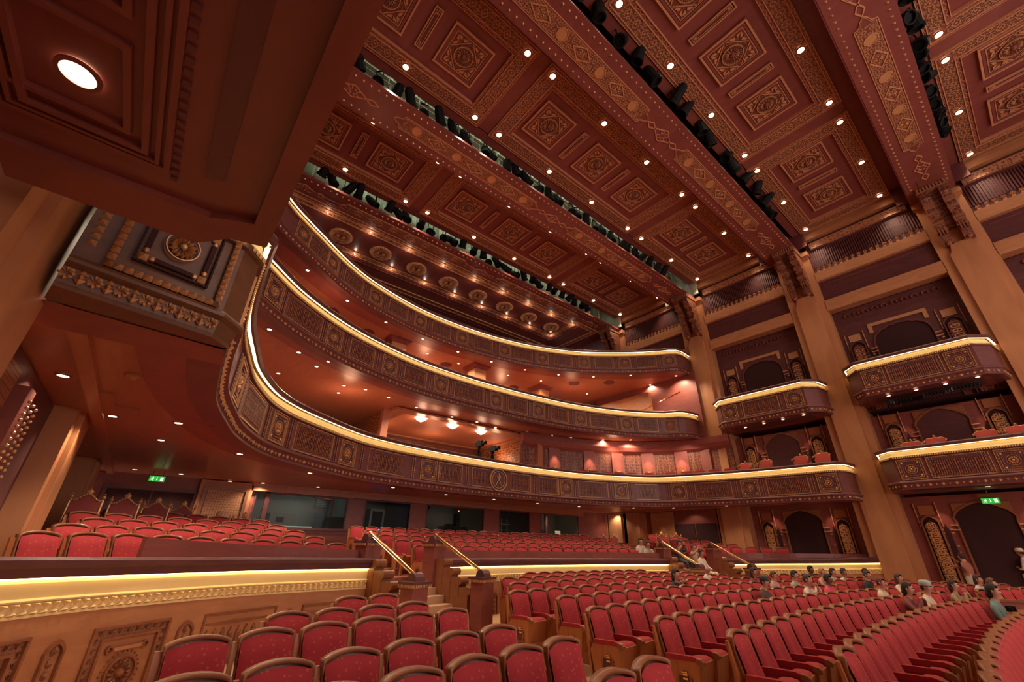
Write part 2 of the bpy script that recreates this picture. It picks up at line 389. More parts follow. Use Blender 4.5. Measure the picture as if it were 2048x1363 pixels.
for bi, (xa, xb) in enumerate(LX):
    for pi_, (ya, yb) in enumerate(LY):
        if bi == 3 and pi_ == 0: continue
        xm, ym = (xa+xb)/2, (ya+yb)/2; hx, hy = (xb-xa)/2, (yb-ya)/2
        g = MB()
        def rr(o, i, z0, z1, mi): sqring(hx+o, hx+i, z0, z1, g, mi, hy+o, hy+i)
        rr(.20, -.20, -.005, .14, 0)                       # arabesque strip
        rr(.23, .20, -.03, .14, 1); rr(-.20, -.23, -.03, .14, 1)
        rr(.30, .23, .0, .14, 2); rr(-.23, -.34, .02, .14, 2); rr(-.34, -.36, -.02, .14, 1)
        rr(.32, .30, -.02, .14, 1)
        g.box(-hx+.36, hx-.36, -hy+.36, hy-.36, .12, .14, 3)
        g.xf(lambda p: (p[0], p[1], p[2]))
        for (p, q) in (((-hx+.2, -hy), (hx-.2, -hy)), ((-hx+.2, hy), (hx-.2, hy)), ((-hx, -hy+.2), (-hx, hy-.2)), ((hx, -hy+.2), (hx, hy-.2))): strip_run(g, p, q, -.014, 4)
        cp = g.build('coffer_panel', [M['strip'], M['gold_line'], M['red_wood'], M['ceil_red'], M['motif']], ceiling, loc=(xm, ym, CZ))
        zz = MB()
        for s_ in (hx-.285,):
            for (p, q) in (((-hx+.285, -hy+.285), (hx-.285, -hy+.285)), ((hx-.285, -hy+.285), (hx-.285, hy-.285)), ((hx-.285, hy-.285), (-hx+.285, hy-.285)), ((-hx+.285, hy-.285), (-hx+.285, -hy+.285))):
                zz.merge(zigzag(p, q, 1, .12, .035, .009, .012))
            for (p, q) in (((hx+.265, -hy-.265), (hx+.265, hy+.265)), ((-hx-.265, hy+.265), (-hx-.265, -hy-.265)), ((-hx-.265, -hy-.265), (hx+.265, -hy-.265)), ((hx+.265, hy+.265), (-hx-.265, hy+.265))):
                zz.merge(zigzag(p, q, 1, .12, .025, .008, -.008))
        zz.build('zigzag_trim', M['gold_line'], cp)
        ys = {0: [1.3, 4.05], 1: [8.2, 11.1, 14.0], 2: [17.95, 20.9]}[pi_]
        ys = {0: [1.35, 4.07], 1: [8.15, 11.0, 13.75], 2: [17.85, 20.6]}[pi_]
        for y in ys:
            t_ = ob('rosette_panel', tile_me, cp, loc=(0, y-ym, .06)); 
            ob('rosette', ros_me, t_, loc=(0, 0, -.01))
        for y0, y1 in zip(ys, ys[1:]): ob('bar_panel', bar_me, cp, loc=(0, (y0+y1)/2-ym, .06))

# beams with gilt beads and painted cartouches
bead = MB()
def beam_cart(y0, y1, x, z, g):
    w_ = .30
    n = [(y0, 0), (y0+.12, .10), (y0+.28, .16), (y0+.34, w_), (y1-.34, w_), (y1-.28, .16), (y1-.12, .10), (y1, 0), (y1-.12, -.10), (y1-.28, -.16), (y1-.34, -w_), (y0+.34, -w_), (y0+.28, -.16), (y0+.12, -.10)]
    def sc(k): return [(x+p[1]*k, (y0+y1)/2+(p[0]-(y0+y1)/2)*(1-(1-k)*w_*2/(y1-y0))) for p in n]
    g.ring(sc(1.0), sc(.93), 'z', z-.03, z, 1); g.prism(sc(.92), 'z', z-.012, z, 0); g.ring(sc(.82), sc(.78), 'z', z-.022, z-.01, 1)
    for xx in (-.135, .135): strip_run(g, (x+xx, y0+.4), (x+xx, y1-.4), z-.018, 3, .72)
    k = int((y1-y0)/.95)
    for i in range(k):
        cy = y0+.5+(y1-y0-1.0)*(i+.5)/k
        if i % 2 == 0: g.ring(circ(.19, 16, x, cy), circ(.165, 16, x, cy), 'z', z-.035, z-.01, 1); g.prism(circ(.16, 14, x, cy), 'z', z-.02, z-.01, 2)
        else:
            g.ring([(x, cy-.42), (x+.24, cy), (x, cy+.42), (x-.24, cy)], [(x, cy-.36), (x+.205, cy), (x, cy+.36), (x-.205, cy)], 'z', z-.035, z-.01, 1)
            g.merge(petals(.02, .13, 8, .03, .02, z-.01), Matrix.Translation((x, cy, 0)), mi=1)
def medal(cy, x, z, g, r=.2):
    g.ring([(x+r*1.3*p[0], cy+r*1.3*p[1]) for p in ((0, -2.1), (.4, -1.2), (1, 0), (.4, 1.2), (0, 2.1), (-.4, 1.2), (-1, 0), (-.4, -1.2))],
           [(x+r*1.12*p[0], cy+r*1.12*p[1]) for p in ((0, -2.0), (.4, -1.2), (1, 0), (.4, 1.2), (0, 2.0), (-.4, 1.2), (-1, 0), (-.4, -1.2))], 'z', z-.025, z, 1)
    for dy in (-.12, .12):
        for dx in (-.1, .1): g.ring([(x+dx, cy+dy-.1), (x+dx+.09, cy+dy), (x+dx, cy+dy+.1), (x+dx-.09, cy+dy)], [(x+dx, cy+dy-.07), (x+dx+.06, cy+dy), (x+dx, cy+dy+.07), (x+dx-.06, cy+dy)], 'z', z-.025, z, 1)
    for q in (-1, 1):
        g.ring([(x, cy+q*.95), (x+.13, cy+q*.7), (x, cy+q*.4), (x-.13, cy+q*.7)][::q], [(x, cy+q*.88), (x+.09, cy+q*.7), (x, cy+q*.47), (x-.09, cy+q*.7)][::q], 'z', z-.025, z, 1)
for bi, bx in enumerate(BX):
    g = MB(); g.box(bx-.72, bx+.72, YN, YF, 14.0, 14.14); g.box(bx-.70, bx-.55, YN, YF, 14.14, CZ+.3)
    g.box(bx-.76, bx-.70, YN, YF, 14.02, 14.12); g.box(bx+.70, bx+.74, YN, YF, 14.02, 14.12)
    bm_ = g.build('ceiling_beam', M['ceil_red'], ceiling)
    g = MB()
    for sx in (-.56, .56):
        for i in range(86):
            y = YN+.15+i*.27; x = bx+sx
            g.add([(x-.035, y-.035, 14), (x+.035, y-.035, 14), (x+.035, y+.035, 14), (x-.035, y+.035, 14), (x, y, 13.95)], [(1, 0, 4), (2, 1, 4), (3, 2, 4), (0, 3, 4)])
    g.build('bead_row', M['gold'], bm_, kind='stuff')
    g = MB()
    for y0, y1 in ((3.0, 10.2), (12.05, 19.2)): beam_cart(y0, y1, bx, 14.0, g)
    for cy in (1.5, 11.12, 20.4): medal(cy, bx, 14.0, g)
    g.box(bx-.3, bx+.3, 21.2, 22.1, 13.98, 14.0, 0)
    g.build('cartouche', [M['strip'], M['gold_line'], M['gold'], M['motif']], bm_)

# lighting slots: plaster void above the ceiling with a catwalk
for si, bx in enumerate(BX[:4]):
    x0, x1 = bx-.25, LX[si][0]-.75
    g = MB(); g.box(x0-.9, x1+.5, YF-.2, YF-.1, 14.2, 17.7); g.box(x0-.9, x1+.5, YN, YN+.1, 14.2, 17.7); g.box(x0-.9, x0-.85, YN, YF, CZ+.3, 17.6); g.box(x0-.9, x1+.5, YN, YF, 17.6, 17.7); g.box(x1+.4, x1+.45, YN, YF, CZ+.3, 17.6)
    g.build('slot_lining', M['catwalk'] if si < 2 else M['ceil_dark'], ceiling)
    g = MB()
    g.box(x0-.5, x0-.1, YN, YF, 16.3, 16.36)
    for i in range(22): g.box(x0-.32, x0-.25, -.5+i*1.08, -.4+i*1.08, 15.3, 17.3)
    for z in (15.7, 16.6, 17.05): g.tube((x0+.12, YN, z), (x0+.12, YF, z), .022, 5)
    for i in range(18): g.tube((x0+.12, i*1.3, 15.6), (x0+.12, i*1.3, 17.05), .022, 5)
    for i in range(14): g.box(x0-.84, x0-.8, i*1.7+.2, i*1.7+1.0, 15.5, 16.2+.3*(i % 3))
    g.build('catwalk', M['white'] if si < 2 else M['black'], ceiling)
    if si < 2:
        lamp('AREA', ((x0+x1)/2+.1, 11, 17.5), 110, (.92, 1.0, .74), .5, (0, 0, 0), name='catwalk_light', size_y=18.5)

# ceiling over the upper circle with fluted medallions
g = MB(); g.box(-17.0, -23.5, YN, YF, 14.0, 14.12, 0)
up = g.build('upper_ceiling', M['ceil_red'], ceiling)
for (hx, hy, cx_, cy_, w_) in ((1.12, 9.7, -18.25, 9.9, .14), (2.1, 11.3, -18.95, 10.3, .16)):
    g = MB(); sqring(hx+w_, hx-w_, -.03, .02, g, 0, hy+w_, hy-w_)
    for o_ in (w_+.03, -w_): sqring(hx+o_, hx+o_-.03, -.06, .02, g, 1, hy+o_, hy+o_-.03)
    for o_ in (w_+.25, w_+.45): sqring(hx+o_, hx+o_-.06, -.04, .02, g, 2, hy+o_, hy+o_-.06)
    g.build('pattern_frame', [M['arab'], M['gold_line'], M['red_wood']], up, loc=(cx_, cy_, 14.0))
fl = MB(); fl.ring(circ(.52, 36), circ(.2, 36), 'z', -.10, 0, 0)
for i in range(36):
    t = 2*PI*i/36; c, s = math.cos(t), math.sin(t)
    fl.add([(.3*c, .3*s, -.12), (.56*c-.035*s, .56*s+.035*c, -.10), (.60*c, .60*s, -.04), (.56*c+.035*s, .56*s-.035*c, -.10), (.5*c, .5*s, -.16)], [(0, 1, 4), (1, 2, 4), (2, 3, 4), (3, 0, 4)])
fl_me = fl.mesh('fluted_medallion', M['gold_line'])
cr = MB(); cr.prism(circ(.34, 24), 'z', -.08, -.06, 0); cr.ring(circ(.34, 24), circ(.31, 24), 'z', -.13, -.06, 1); cr.merge(petals(.05, .28, 12, .05, .04, -.08), mi=1)
cr_me = cr.mesh('medallion_centre', [M['fil_dark'], M['gold']])
for k in range(9):
    o = ob('fluted_medallion', fl_me, up, loc=(-18.36, 1.75+2.115*k, 14.0)); ob('medallion_centre', cr_me, o)
g = MB()
g.box(XB-4.0, XB-3.8, YN, YF, 8, 14.1); g.box(-23.5, XB-3.8, YN, YF, 9.6, 9.7)
g.build('wall_upper_rear', M['dark_wood'], None, kind='structure')
bridge = MB()
bridge.box(-21.6, -21.0, 4, 19, 12.9, 13.1)
bridge.build('trim_1', M['dark_wood'], None, kind='structure')

# ------------------------------------------------------------------ far side wall (right in the picture)
wall_r = empty('wall_right', (0, 0, 0), kind='structure')
g = MB(); g.box(CX[0]-9, 9, YF+1.6, YF+1.75, -3, 15.3)
g.box(CX[0]-9, 9, YF, YF+1.75, 15.2, 15.3); g.build('back_boarding', M['dark_wood'], wall_r)
def column(cx_, near=False, parent=None):
    s = -1 if near else 1; y = YN if near else YF
    g = MB(); f = lambda d: y+s*d
    def bx(x0, x1, d0, d1, z0, z1): a, b_ = sorted((f(d0), f(d1))); g.box(x0, x1, a, b_, z0, z1)
    bx(cx_-.75, cx_+.75, 0, 1.6, -3, 14.0)
    pr = .07 if near else .14
    bx(cx_-.45, cx_+.45, -pr, 0, -3, 11.0)               # raised shaft, ending in a shaped head
    if near: pass
    yy0, yy1 = sorted((f(-pr), f(0)))
    g.prism([(cx_-.45, 11.0), (cx_+.45, 11.0), (cx_+.36, 11.18), (cx_+.30, 11.5), (cx_-.30, 11.5), (cx_-.36, 11.18)], 'y', yy0, yy1)
    bx(cx_-.8, cx_+.8, -.1, 1.6, 13.75, 14.0)
    o = g.build('column', M['honey_v'], parent)
    if not near:
        k = MB()                                         # carved corbel under the beam
        k.box(cx_-.5, cx_+.5, y-1.15, y+.1, 13.75, 14.0, 1)
        for i in range(9): k.box(cx_-.46+i*.105, cx_-.40+i*.105, y-1.2, y-1.15, 13.78, 13.96, 1)
        for q in (-1, 1):
            x0, x1 = (cx_-.46, cx_-.16) if q < 0 else (cx_+.16, cx_+.46)
            k.prism([(y-.0, 13.75), (y-1.1, 13.75), (y-1.08, 13.45), (y-.75, 13.1), (y-.62, 12.7), (y-.66, 12.45), (y-.45, 12.2), (y-.4, 11.75), (y-.22, 11.5), (y, 11.45)], 'x', x0, x1, 0)
            for z, yy in ((12.35, y-.70), (12.05, y-.5), (13.2, y-.98), (12.85, y-.74)): k.box(x0-.02, x1+.02, yy, yy+.3, z-.05, z+.04, 1)
            for i in range(3): k.box(x0+.04+i*.09, x0+.09+i*.09, y-.53, y-.4, 11.85, 12.15, 1)
            k.ball(((x0+x1)/2, y-.28, 11.5), .09, 6, 4, mi=1)
            k.ball(((x0+x1)/2, y-1.0, 13.45), .10, 6, 4, mi=1)
        k.prism([(y, 13.75), (y-.8, 13.75), (y-.5, 13.2), (y-.3, 12.4), (y, 12.2)], 'x', cx_-.16, cx_+.16, 0)
        k.build('corbel', [M['fil_dark'], M['carve']], o)
    return o
for c in CX: column(c, parent=wall_r)

def arch_pts(cx_, z0, wd, spring, rise, n=9, pointed=True, lobes=0):
    """outline of an arch, from lower left over the top to lower right"""
    p = [(cx_-wd, z0), (cx_-wd, spring)]
    for i in range(1, n*2):
        t = i/(n*2)
        if lobes:
            x = -math.cos(PI*t); z = math.sin(PI*t)**.8; k = 1+.07*abs(math.sin(PI*t*lobes)); p.append((cx_+wd*x*min(1, k), spring+rise*z*k))
        else:
            x = -math.cos(PI*t); z = math.sin(PI*t)
            if pointed: z = z+.18*(1-abs(2*t-1))**2
            p.append((cx_+wd*x*(1.06 if 0 < t < .25 or .75 < t < 1 else 1), spring+rise*z))
    return p+[(cx_+wd, spring), (cx_+wd, z0)]
def arch_frame(g, cx_, z0, wd, spring, rise, y0, y1, t=.1, mi=0, **kw):
    o = arch_pts(cx_, z0, wd+t, spring, rise+t, **kw); i = arch_pts(cx_, z0, wd, spring, rise, **kw)
    n = len(o); v = [(p[0], y0, p[1]) for p in o]+[(p[0], y0, p[1]) for p in i]+[(p[0], y1, p[1]) for p in o]+[(p[0], y1, p[1]) for p in i]
    f = []
    for k in range(n-1): f += [(k, k+1, n+k+1, n+k), (k+1, k, 2*n+k, 2*n+k+1), (n+k, n+k+1, 3*n+k+1, 3*n+k)]
    g.add(v, f, mi)
def niche_wall(x0, x1, z0, z1, level, parent, yb=YF+.55):
    """one carved storey: screen wall with a wide arch between two narrow domed niches"""
    c = (x0+x1)/2; w_ = x1-x0
    sp, r, hw, sn, rn, hn, on = ((1.05, .5, .74, .95, .22, .22, 1.5), (4.5, .56, .74, 4.55, .22, .23, 1.5), (8.35, .70, .95, 8.4, .25, .25, 1.6))[level]
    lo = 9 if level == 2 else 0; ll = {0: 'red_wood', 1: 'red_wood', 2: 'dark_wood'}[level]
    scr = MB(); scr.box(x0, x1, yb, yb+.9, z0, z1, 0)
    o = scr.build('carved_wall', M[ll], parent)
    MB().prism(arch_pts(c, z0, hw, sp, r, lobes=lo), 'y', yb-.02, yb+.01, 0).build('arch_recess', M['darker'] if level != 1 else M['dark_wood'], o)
    g = MB(); arch_frame(g, c, z0, hw, sp, r, yb-.08, yb, .06, 0, lobes=lo)
    for q in (-1, 1):
        for zz in (sp-.12, sp-.28): a_ = c+q*(hw+.12); g.box(a_-.11, a_+.11, yb-.12, yb, zz-.04, zz, 1)
    g.build('arch_frame', [M['rim'] if level < 2 else M['front'], M['gold_line']], o)
    for q in (-1, 1):
        cx_ = c+q*on
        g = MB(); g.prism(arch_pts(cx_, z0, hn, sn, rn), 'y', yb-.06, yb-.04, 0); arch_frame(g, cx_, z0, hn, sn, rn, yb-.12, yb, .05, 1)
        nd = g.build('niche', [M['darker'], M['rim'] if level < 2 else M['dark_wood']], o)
        g = MB(); g.prism(arch_pts(cx_, z0, hn-.05, sn-.12, rn-.03), 'y', yb-.14, yb-.06, 0)
        k = 0; zz = sn-.15
        while zz > z0+.2 and k < 12:
            pts_ = [(cx_+(hn-.09)*a, zz+.09*b_) for a, b_ in ((0, -1), (.9, -.4), (.9, .5), (0, 1), (-.9, .5), (-.9, -.4))]; pin = [(cx_+(hn-.13)*a, zz+.055*b_) for a, b_ in ((0, -1), (.9, -.4), (.9, .5), (0, 1), (-.9, .5), (-.9, -.4))]
            g.ring(pts_, pin, 'y', yb-.165, yb-.14, 1); g.ball((cx_, yb-.15, zz), .03, 6, 4, mi=1); zz -= .2; k += 1
        g.build('niche_door', [M['fil_gold'] if level < 2 else M['fil_dark'], M['gold']], nd)
        cx2 = c+q*(on+hw)/2*1.0
        g = MB(); g.prism([(cx2-.07, z0), (cx2-.07, sp-.35), (cx2, sp-.08), (cx2+.07, sp-.35), (cx2+.07, z0)], 'y', yb-.03, yb-.01, 0)
        for zz in (sp-.3, sp-.42, sp-.85): g.box(cx2-.17, cx2-.09, yb-.08, yb, zz, zz+.04, 1); g.box(cx2+.09, cx2+.17, yb-.08, yb, zz, zz+.04, 1)
        for i in range(7): g.box(cx2-.15, cx2-.11, yb-.05, yb, sp-1.6+i*.09, sp-1.56+i*.09, 1); g.box(cx2+.11, cx2+.15, yb-.05, yb, sp-1.6+i*.09, sp-1.56+i*.09, 1)
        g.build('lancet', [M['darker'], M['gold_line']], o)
        g = MB(); g.box(cx_-.22, cx_+.22, yb-.04, yb, sn+rn+.12, sn+rn+.45); g.build('lattice_panel', M['lattice_lt'] if level == 2 else M['lattice'], o)
        g = MB()
        for xx in (cx_-hn-.1, cx_+hn+.1): g.box(xx-.012, xx+.012, yb-.06, yb, sn-.1, sn+rn+.55)
        g.build('gilt_fillet', M['gold_line'], o)
    if level == 2:
        zt_ = sp+r+.22
        g = MB(); g.box(c-1.02, c+1.02, yb-.05, yb, zt_, zt_+.14); g.box(c-1.02, c-.88, yb-.05, yb, zt_-.32, zt_); g.box(c+.88, c+1.02, yb-.05, yb, zt_-.32, zt_)
        g.build('lattice_band', M['lattice_lt'], o)
        g = MB()
        for i in range(10):
            cx_ = x0+.55+i*(w_-1.1)/9
            arch_frame(g, cx_, z1-.42, .085, z1-.36, .085, yb-.08, yb, .02, 0, n=4, pointed=False)
        g.build('crescent_row', M['rim'], o)
    else:
        for q in (-1, 1):
            g = MB(); g.prism([(c+q*.25, sp+r+.1), (c+q*(hw+.02), sp+r+.1), (c+q*(hw+.02), sp+.25), (c+q*(hw-.12), sp+.32)][::q], 'y', yb-.05, yb); g.build('lattice_spandrel', M['lattice'], o)
        for q in (-1, 1): lamp('SPOT', (c+q*(on+hw)/2, yb-.28, z1-.12), 40 if level == 0 else 22, (1, .62, .42), .04, (0, 0, 0), 1.1, .7, name='niche_washer')
bays = [(CX[i]+.75, CX[i+1]-.75) for i in range(4)]
for i, (x0, x1) in enumerate(bays):
    bay = empty('wall_bay'); bay.parent = wall_r
    g = MB()                                             # honey rails between the openings
    for z0, z1 in ((10.42, 11.0), (12.12, 12.62)): g.box(x0-.02, x1+.02, YF, YF+.5, z0, z1)
    g.box(x0-.02, x1+.02, YF, YF+.6, 14.62, 15.2)
    g.build('cross_rail', M['honey'], bay)
    g = MB(); g.box(x0, x1, YF+.2, YF+.25, 11.0, 12.12); g.build('dark_panel', M['dark_wood'], bay)
    g = MB(); g.box(x0+.2, x1-.2, YF+.17, YF+.2, 11.9, 11.93); g.build('panel_fillet', M['red_wood'], bay)
    g = MB(); g.box(x0, x1, YF+.25, YF+.3, 12.6, 14.62)
    n = int((x1-x0)/.09)
    for k in range(n): g.box(x0+.03+k*.09, x0+.07+k*.09, YF+.2, YF+.25, 13.0, 13.95)
    g.build('ribbed_frieze', M['dark_wood'], bay)
    g = MB(); g.box(x0+.18, x1-.18, YF+.12, YF+.25, 14.1, 14.45); g.build('arabesque_band', M['arab'], bay)
    g = MB(); n = 17
    for k in range(n):
        xx = x0+.2+k*(x1-x0-.4)/(n-1)
        pt = petals(.0, .09, 6, .05, .03)
        g.merge(pt, Matrix.Translation((xx, YF+.2, 12.88)) @ Matrix.Rotation(-PI/2, 4, 'X'))
        g.box(xx-.05, xx+.05, YF+.14, YF+.2, 12.70, 12.76)
    g.build('flower_row', M['gold'], bay)
    if i >= 1:
        lv = [(-1.3, 1.95, 0)] if i >= 1 else []
        for z0, z1, l_ in ((-1.3, 1.95, 0), (2.15, 5.25, 1), (5.5, 10.42, 2)):
            niche_wall(x0, x1, z0, z1, l_, bay)

# near side wall (left in the picture)
wall_l = empty('wall_left', (0, 0, 0), kind='structure')
g = MB(); g.box(-18.2, -5.2, YN-1.6, YN-1.5, -3, 15.3); g.box(-3.75, 9, YN-.3, YN-.2, -3, 15.3)
g.box(-24, 9, YN-1.75, YN-1.65, -3, 18); g.box(-24, 9, YN-1.7, YN+.1, 15.15, 15.3)
g.build('boarding', M['dark_wood'], wall_l)
g = MB()
for i, (x0, x1) in enumerate(bays):
    for z0, z1 in ((10.42, 11.0), (12.12, 12.62), (14.62, 15.2)): g.box(x0-.02, x1+.02, YN-.6, YN, z0, z1)
g.build('cross_rail', M['honey'], wall_l)
g = MB()
for i, (x0, x1) in enumerate(bays): g.box(x0-.02, x1+.02, YN-.75, YN-.6, 5.4, 15.2)
g.build('dark_panel', M['dark_wood'], wall_l)
for c in CX: column(c, near=True, parent=wall_l)
# stage-side return at the back of the camera stays open towards the stage

# ------------------------------------------------------------------ balcony fronts
def relief_square():
    """square field with a gilt beaded border and a rosette; local x along the front, y outwards, z up"""
    g = MB()
    def fr(o, i, y0, y1, mi): g.ring([(-o, -o), (o, -o), (o, o), (-o, o)], [(-i, -i), (i, -i), (i, i), (-i, i)], 'y', y0, y1, mi)
    g.box(-.36, .36, 0, .012, -.36, .36, 0)
    fr(.36, .345, .0, .04, 1); fr(.29, .28, .0, .035, 1)
    for i in range(15):
        t = -.315+i*.045
        for p in ((t, -.318), (t, .318), (-.318, t), (.318, t)):
            g.add([(p[0]-.013, .01, p[1]-.013), (p[0]+.013, .01, p[1]-.013), (p[0]+.013, .01, p[1]+.013), (p[0]-.013, .01, p[1]+.013), (p[0], .035, p[1])], [(0, 1, 4), (1, 2, 4), (2, 3, 4), (3, 0, 4)], 1)
    for q in (-1, 1):
        g.box(-.13, .13, .01, .03, q*.225-.012, q*.225+.012, 2); g.box(q*.225-.012, q*.225+.012, .01, .03, -.13, .13, 2)
        for r in (-1, 1): g.add([(q*.225-.03, .01, r*.225-.03), (q*.225+.03, .01, r*.225-.03), (q*.225+.03, .01, r*.225+.03), (q*.225-.03, .01, r*.225+.03), (q*.225, .035, r*.225)], [(0, 1, 4), (1, 2, 4), (2, 3, 4), (3, 0, 4)], 1)
    return g.mesh('rosette_field', [M['ground'], M['gold'], M['fil_dark']])
def flower():
    g = petals(.03, .13, 12, .05, .028, 0, 1); g.ball((0, 0, .02), .035, 8, 4)
    g.ring(circ(.165, 24), circ(.155, 24), 'z', 0, .02)
    g.xf(lambda p: (p[0], p[2], p[1]))
    return g.mesh('front_rosette', M['gold'])
def relief_wide(w_=.56):
    g = MB(); h = .36
    g.box(-w_, w_, 0, .012, -h, h, 0)
    g.ring([(-w_, -h), (w_, -h), (w_, h), (-w_, h)], [(-w_+.015, -h+.015), (w_-.015, -h+.015), (w_-.015, h-.015), (-w_+.015, h-.015)], 'y', 0, .04, 1)
    n = int(w_*2/.05)
    for i in range(n):
        t = -w_+.035+i*(2*w_-.07)/(n-1)
        for z in (-.325, .325): g.add([(t-.013, .01, z-.013), (t+.013, .01, z-.013), (t+.013, .01, z+.013), (t-.013, .01, z+.013), (t, .035, z)], [(0, 1, 4), (1, 2, 4), (2, 3, 4), (3, 0, 4)], 1)
    for i in range(14):
        t = -.325+i*.05
        for x in (-w_+.035, w_-.035): g.add([(x-.013, .01, t-.013), (x+.013, .01, t-.013), (x+.013, .01, t+.013), (x-.013, .01, t+.013), (x, .035, t)], [(0, 1, 4), (1, 2, 4), (2, 3, 4), (3, 0, 4)], 1)
    n = int((w_-.08)*2/.062)
    for i in range(n):
        x = -w_+.11+i*(2*w_-.22)/(n-1)
        g.prism([(x-.018, -.26), (x+.018, -.26), (x+.018, .2), (x, .25), (x-.018, .2)], 'y', .01, .035, 2)
        g.add([(x-.02, .01, -.28), (x+.02, .01, -.28), (x, .03, -.25)], [(0, 1, 2)], 1)
    return g.mesh('ribbed_field', [M['ground'], M['gold'], M['fil_dark']])
def relief_beads():
    g = MB()
    for x in (-.045, .045):
        g.box(x-.02, x+.02, 0, .02, -.36, .36, 0)
        for i in range(13): g.ball((x, .02, -.33+i*.055), .016, 5, 3, mi=1)
    return g.mesh('bead_pair', [M['ground'], M['gold']])
RS, FLW, RW, RB = relief_square(), flower(), relief_wide(), relief_beads()
RWb = relief_wide(.8)
def balcony(name, path, zg, H, label, cat='balcony', group=None, fields=None, spacing=3.0, step=.35, soffit_in=None, closed=False):
    """a balcony front along path (outward = right-hand side): rail, LED cove, bead line, fascia, frieze"""
    root = empty(name, label=label, cat=cat, group=group)
    P = path.pts if isinstance(path, Path) else path
    k = H/1.33
    g = MB().sweep(P, [(-.28, .16), (.15, .16), (.18, .12), (.15, .05), (.12, .035), (-.28, .035)]); g.build('hand_rail', M['dark_wood'], root)
    g = MB().sweep(P, [(.115, .034), (.085, .022), (.06, .034)]); g.build('led_strip', M['led'], root)
    g = MB().sweep(P, [(.0, .034), (.03, -.02), (.035, -.07), (.055, -.12), (.11, -.17), (.11, -.185), (-.05, -.185), (-.05, .034)]); g.build('cove_moulding', M['cove'], root)
    g = MB(); pth = path if isinstance(path, Path) else None
    tot = pth.len if pth else sum(math.dist(a, b_) for a, b_ in zip(P, P[1:]))
    def at(d):
        if pth: return pth.at(d)
        for a, b_ in zip(P, P[1:]):
            l = math.dist(a, b_)
            if d <= l or b_ is P[-1]: t = Vector((b_[0]-a[0], b_[1]-a[1]))/l; return Vector(a)+t*min(d, l), t
            d -= l
    n = int(tot/.065)
    for i in range(n):
        p, t = at((i+.5)*tot/n); nx, ny = t.y, -t.x
        q = (p.x+nx*.105, p.y+ny*.105, zg-.215)
        g.add([(q[0]-t.x*.022, q[1]-t.y*.022, q[2]-.022), (q[0]+t.x*.022, q[1]+t.y*.022, q[2]-.022), (q[0]+t.x*.022, q[1]+t.y*.022, q[2]+.022), (q[0]-t.x*.022, q[1]-t.y*.022, q[2]+.022), (q[0]+nx*.03, q[1]+ny*.03, q[2])], [(0, 1, 4), (1, 2, 4), (2, 3, 4), (3, 0, 4)])
    g.build('bead_line', M['goldlt'], root, kind='stuff')
    g = MB().sweep(P, [(-.12, -.185), (.10, -.185), (.10, -.25), (.05, -.27), (.05, -1.03*k), (.09, -1.05*k), (.12, -1.09*k), (.12, -1.12*k), (.06, -1.15*k), (.02, -1.28*k), (.03, -1.33*k), (-.3, -1.33*k), (-.3, -.185)])
    g.build('fascia', M['front'], root)
    g = MB(); n = int(tot/.17)
    for i in range(n):
        p, t = at((i+.5)*tot/n); nx, ny = t.y, -t.x; r = .055 if i % 2 else .035; c = (p.x+nx*.05, p.y+ny*.05, zg-1.215*k)
        g.add([(c[0]-t.x*r*1.2, c[1]-t.y*r*1.2, c[2]), (c[0], c[1], c[2]-r), (c[0]+t.x*r*1.2, c[1]+t.y*r*1.2, c[2]), (c[0], c[1], c[2]+r), (c[0]+nx*.045, c[1]+ny*.045, c[2])], [(0, 1, 4), (1, 2, 4), (2, 3, 4), (3, 0, 4)])
    g.build('flower_frieze', M['gold'], root, kind='stuff')
    zc = zg-.65*k
    def put(me, d, nm, **kw):
        p, t = at(d)
        m = Matrix(((t.x, t.y, 0, p.x+t.y*.05), (t.y, -t.x, 0, p.y-t.x*.05), (0, 0, k, zc), (0, 0, 0, 1)))
        return ob(nm, me, root, mw=m)
    for d, kind_ in fields(tot, pth) if fields else []:
        if kind_ == 's': o = put(RS, d, 'rosette_field'); ob('front_rosette', FLW, o, loc=(0, .012, 0))
        elif kind_ == 'w': put(RW, d, 'ribbed_field')
        elif kind_ == 'W': put(RWb, d, 'ribbed_field')
        elif kind_ == 'b': put(RB, d, 'bead_pair')
    for o in root.children: o.location.z += zg if o.name.split('.')[0] in ('hand_rail', 'led_strip', 'cove_moulding', 'fascia') else 0
    return root, at, tot
def scl(pts, k): return [(x*k, y*k) for x, y in pts]
T1P = [(-4.97, .2)]+scl([(-6.14, .26), (-7.53, .41), (-8.83, .72), (-10.19, 1.14), (-11.77, 1.99), (-13.06, 3.4), (-14.45, 5.65), (-15.05, 8.72), (-15.2, 12.05), (-15.0, 15.18), (-14.4, 17.58), (-12.9, 20.35), (-10.82, 21.45), (-8.65, 22.1), (-6.8, 22.4), (-5.6, 22.5)], .955)+[(-4.95, 21.75), (-4.86, 22.9)]
T2P = [(-11.0, .72)]+scl([(-12.37, 1.86), (-13.48, 3.46), (-14.27, 5.26), (-14.87, 7.52), (-15.08, 10.24), (-14.98, 13.23), (-14.55, 16.44), (-13.5, 19.4), (-12.35, 21.2), (-11.7, 21.65)], .978)+[(-11.12, 21.8), (-11.05, 22.9)]
T3P = scl([(-12.2, .45), (-12.9, 1.08), (-13.76, 2.2), (-14.85, 3.71), (-15.61, 5.33), (-16.26, 7.91), (-16.34, 10.93), (-15.84, 14.0), (-14.64, 16.8), (-12.9, 19.0), (-11.5, 20.3), (-10.95, 20.7)], 1.03)+[(-11.0, 21.8), (-11.05, 22.9)]
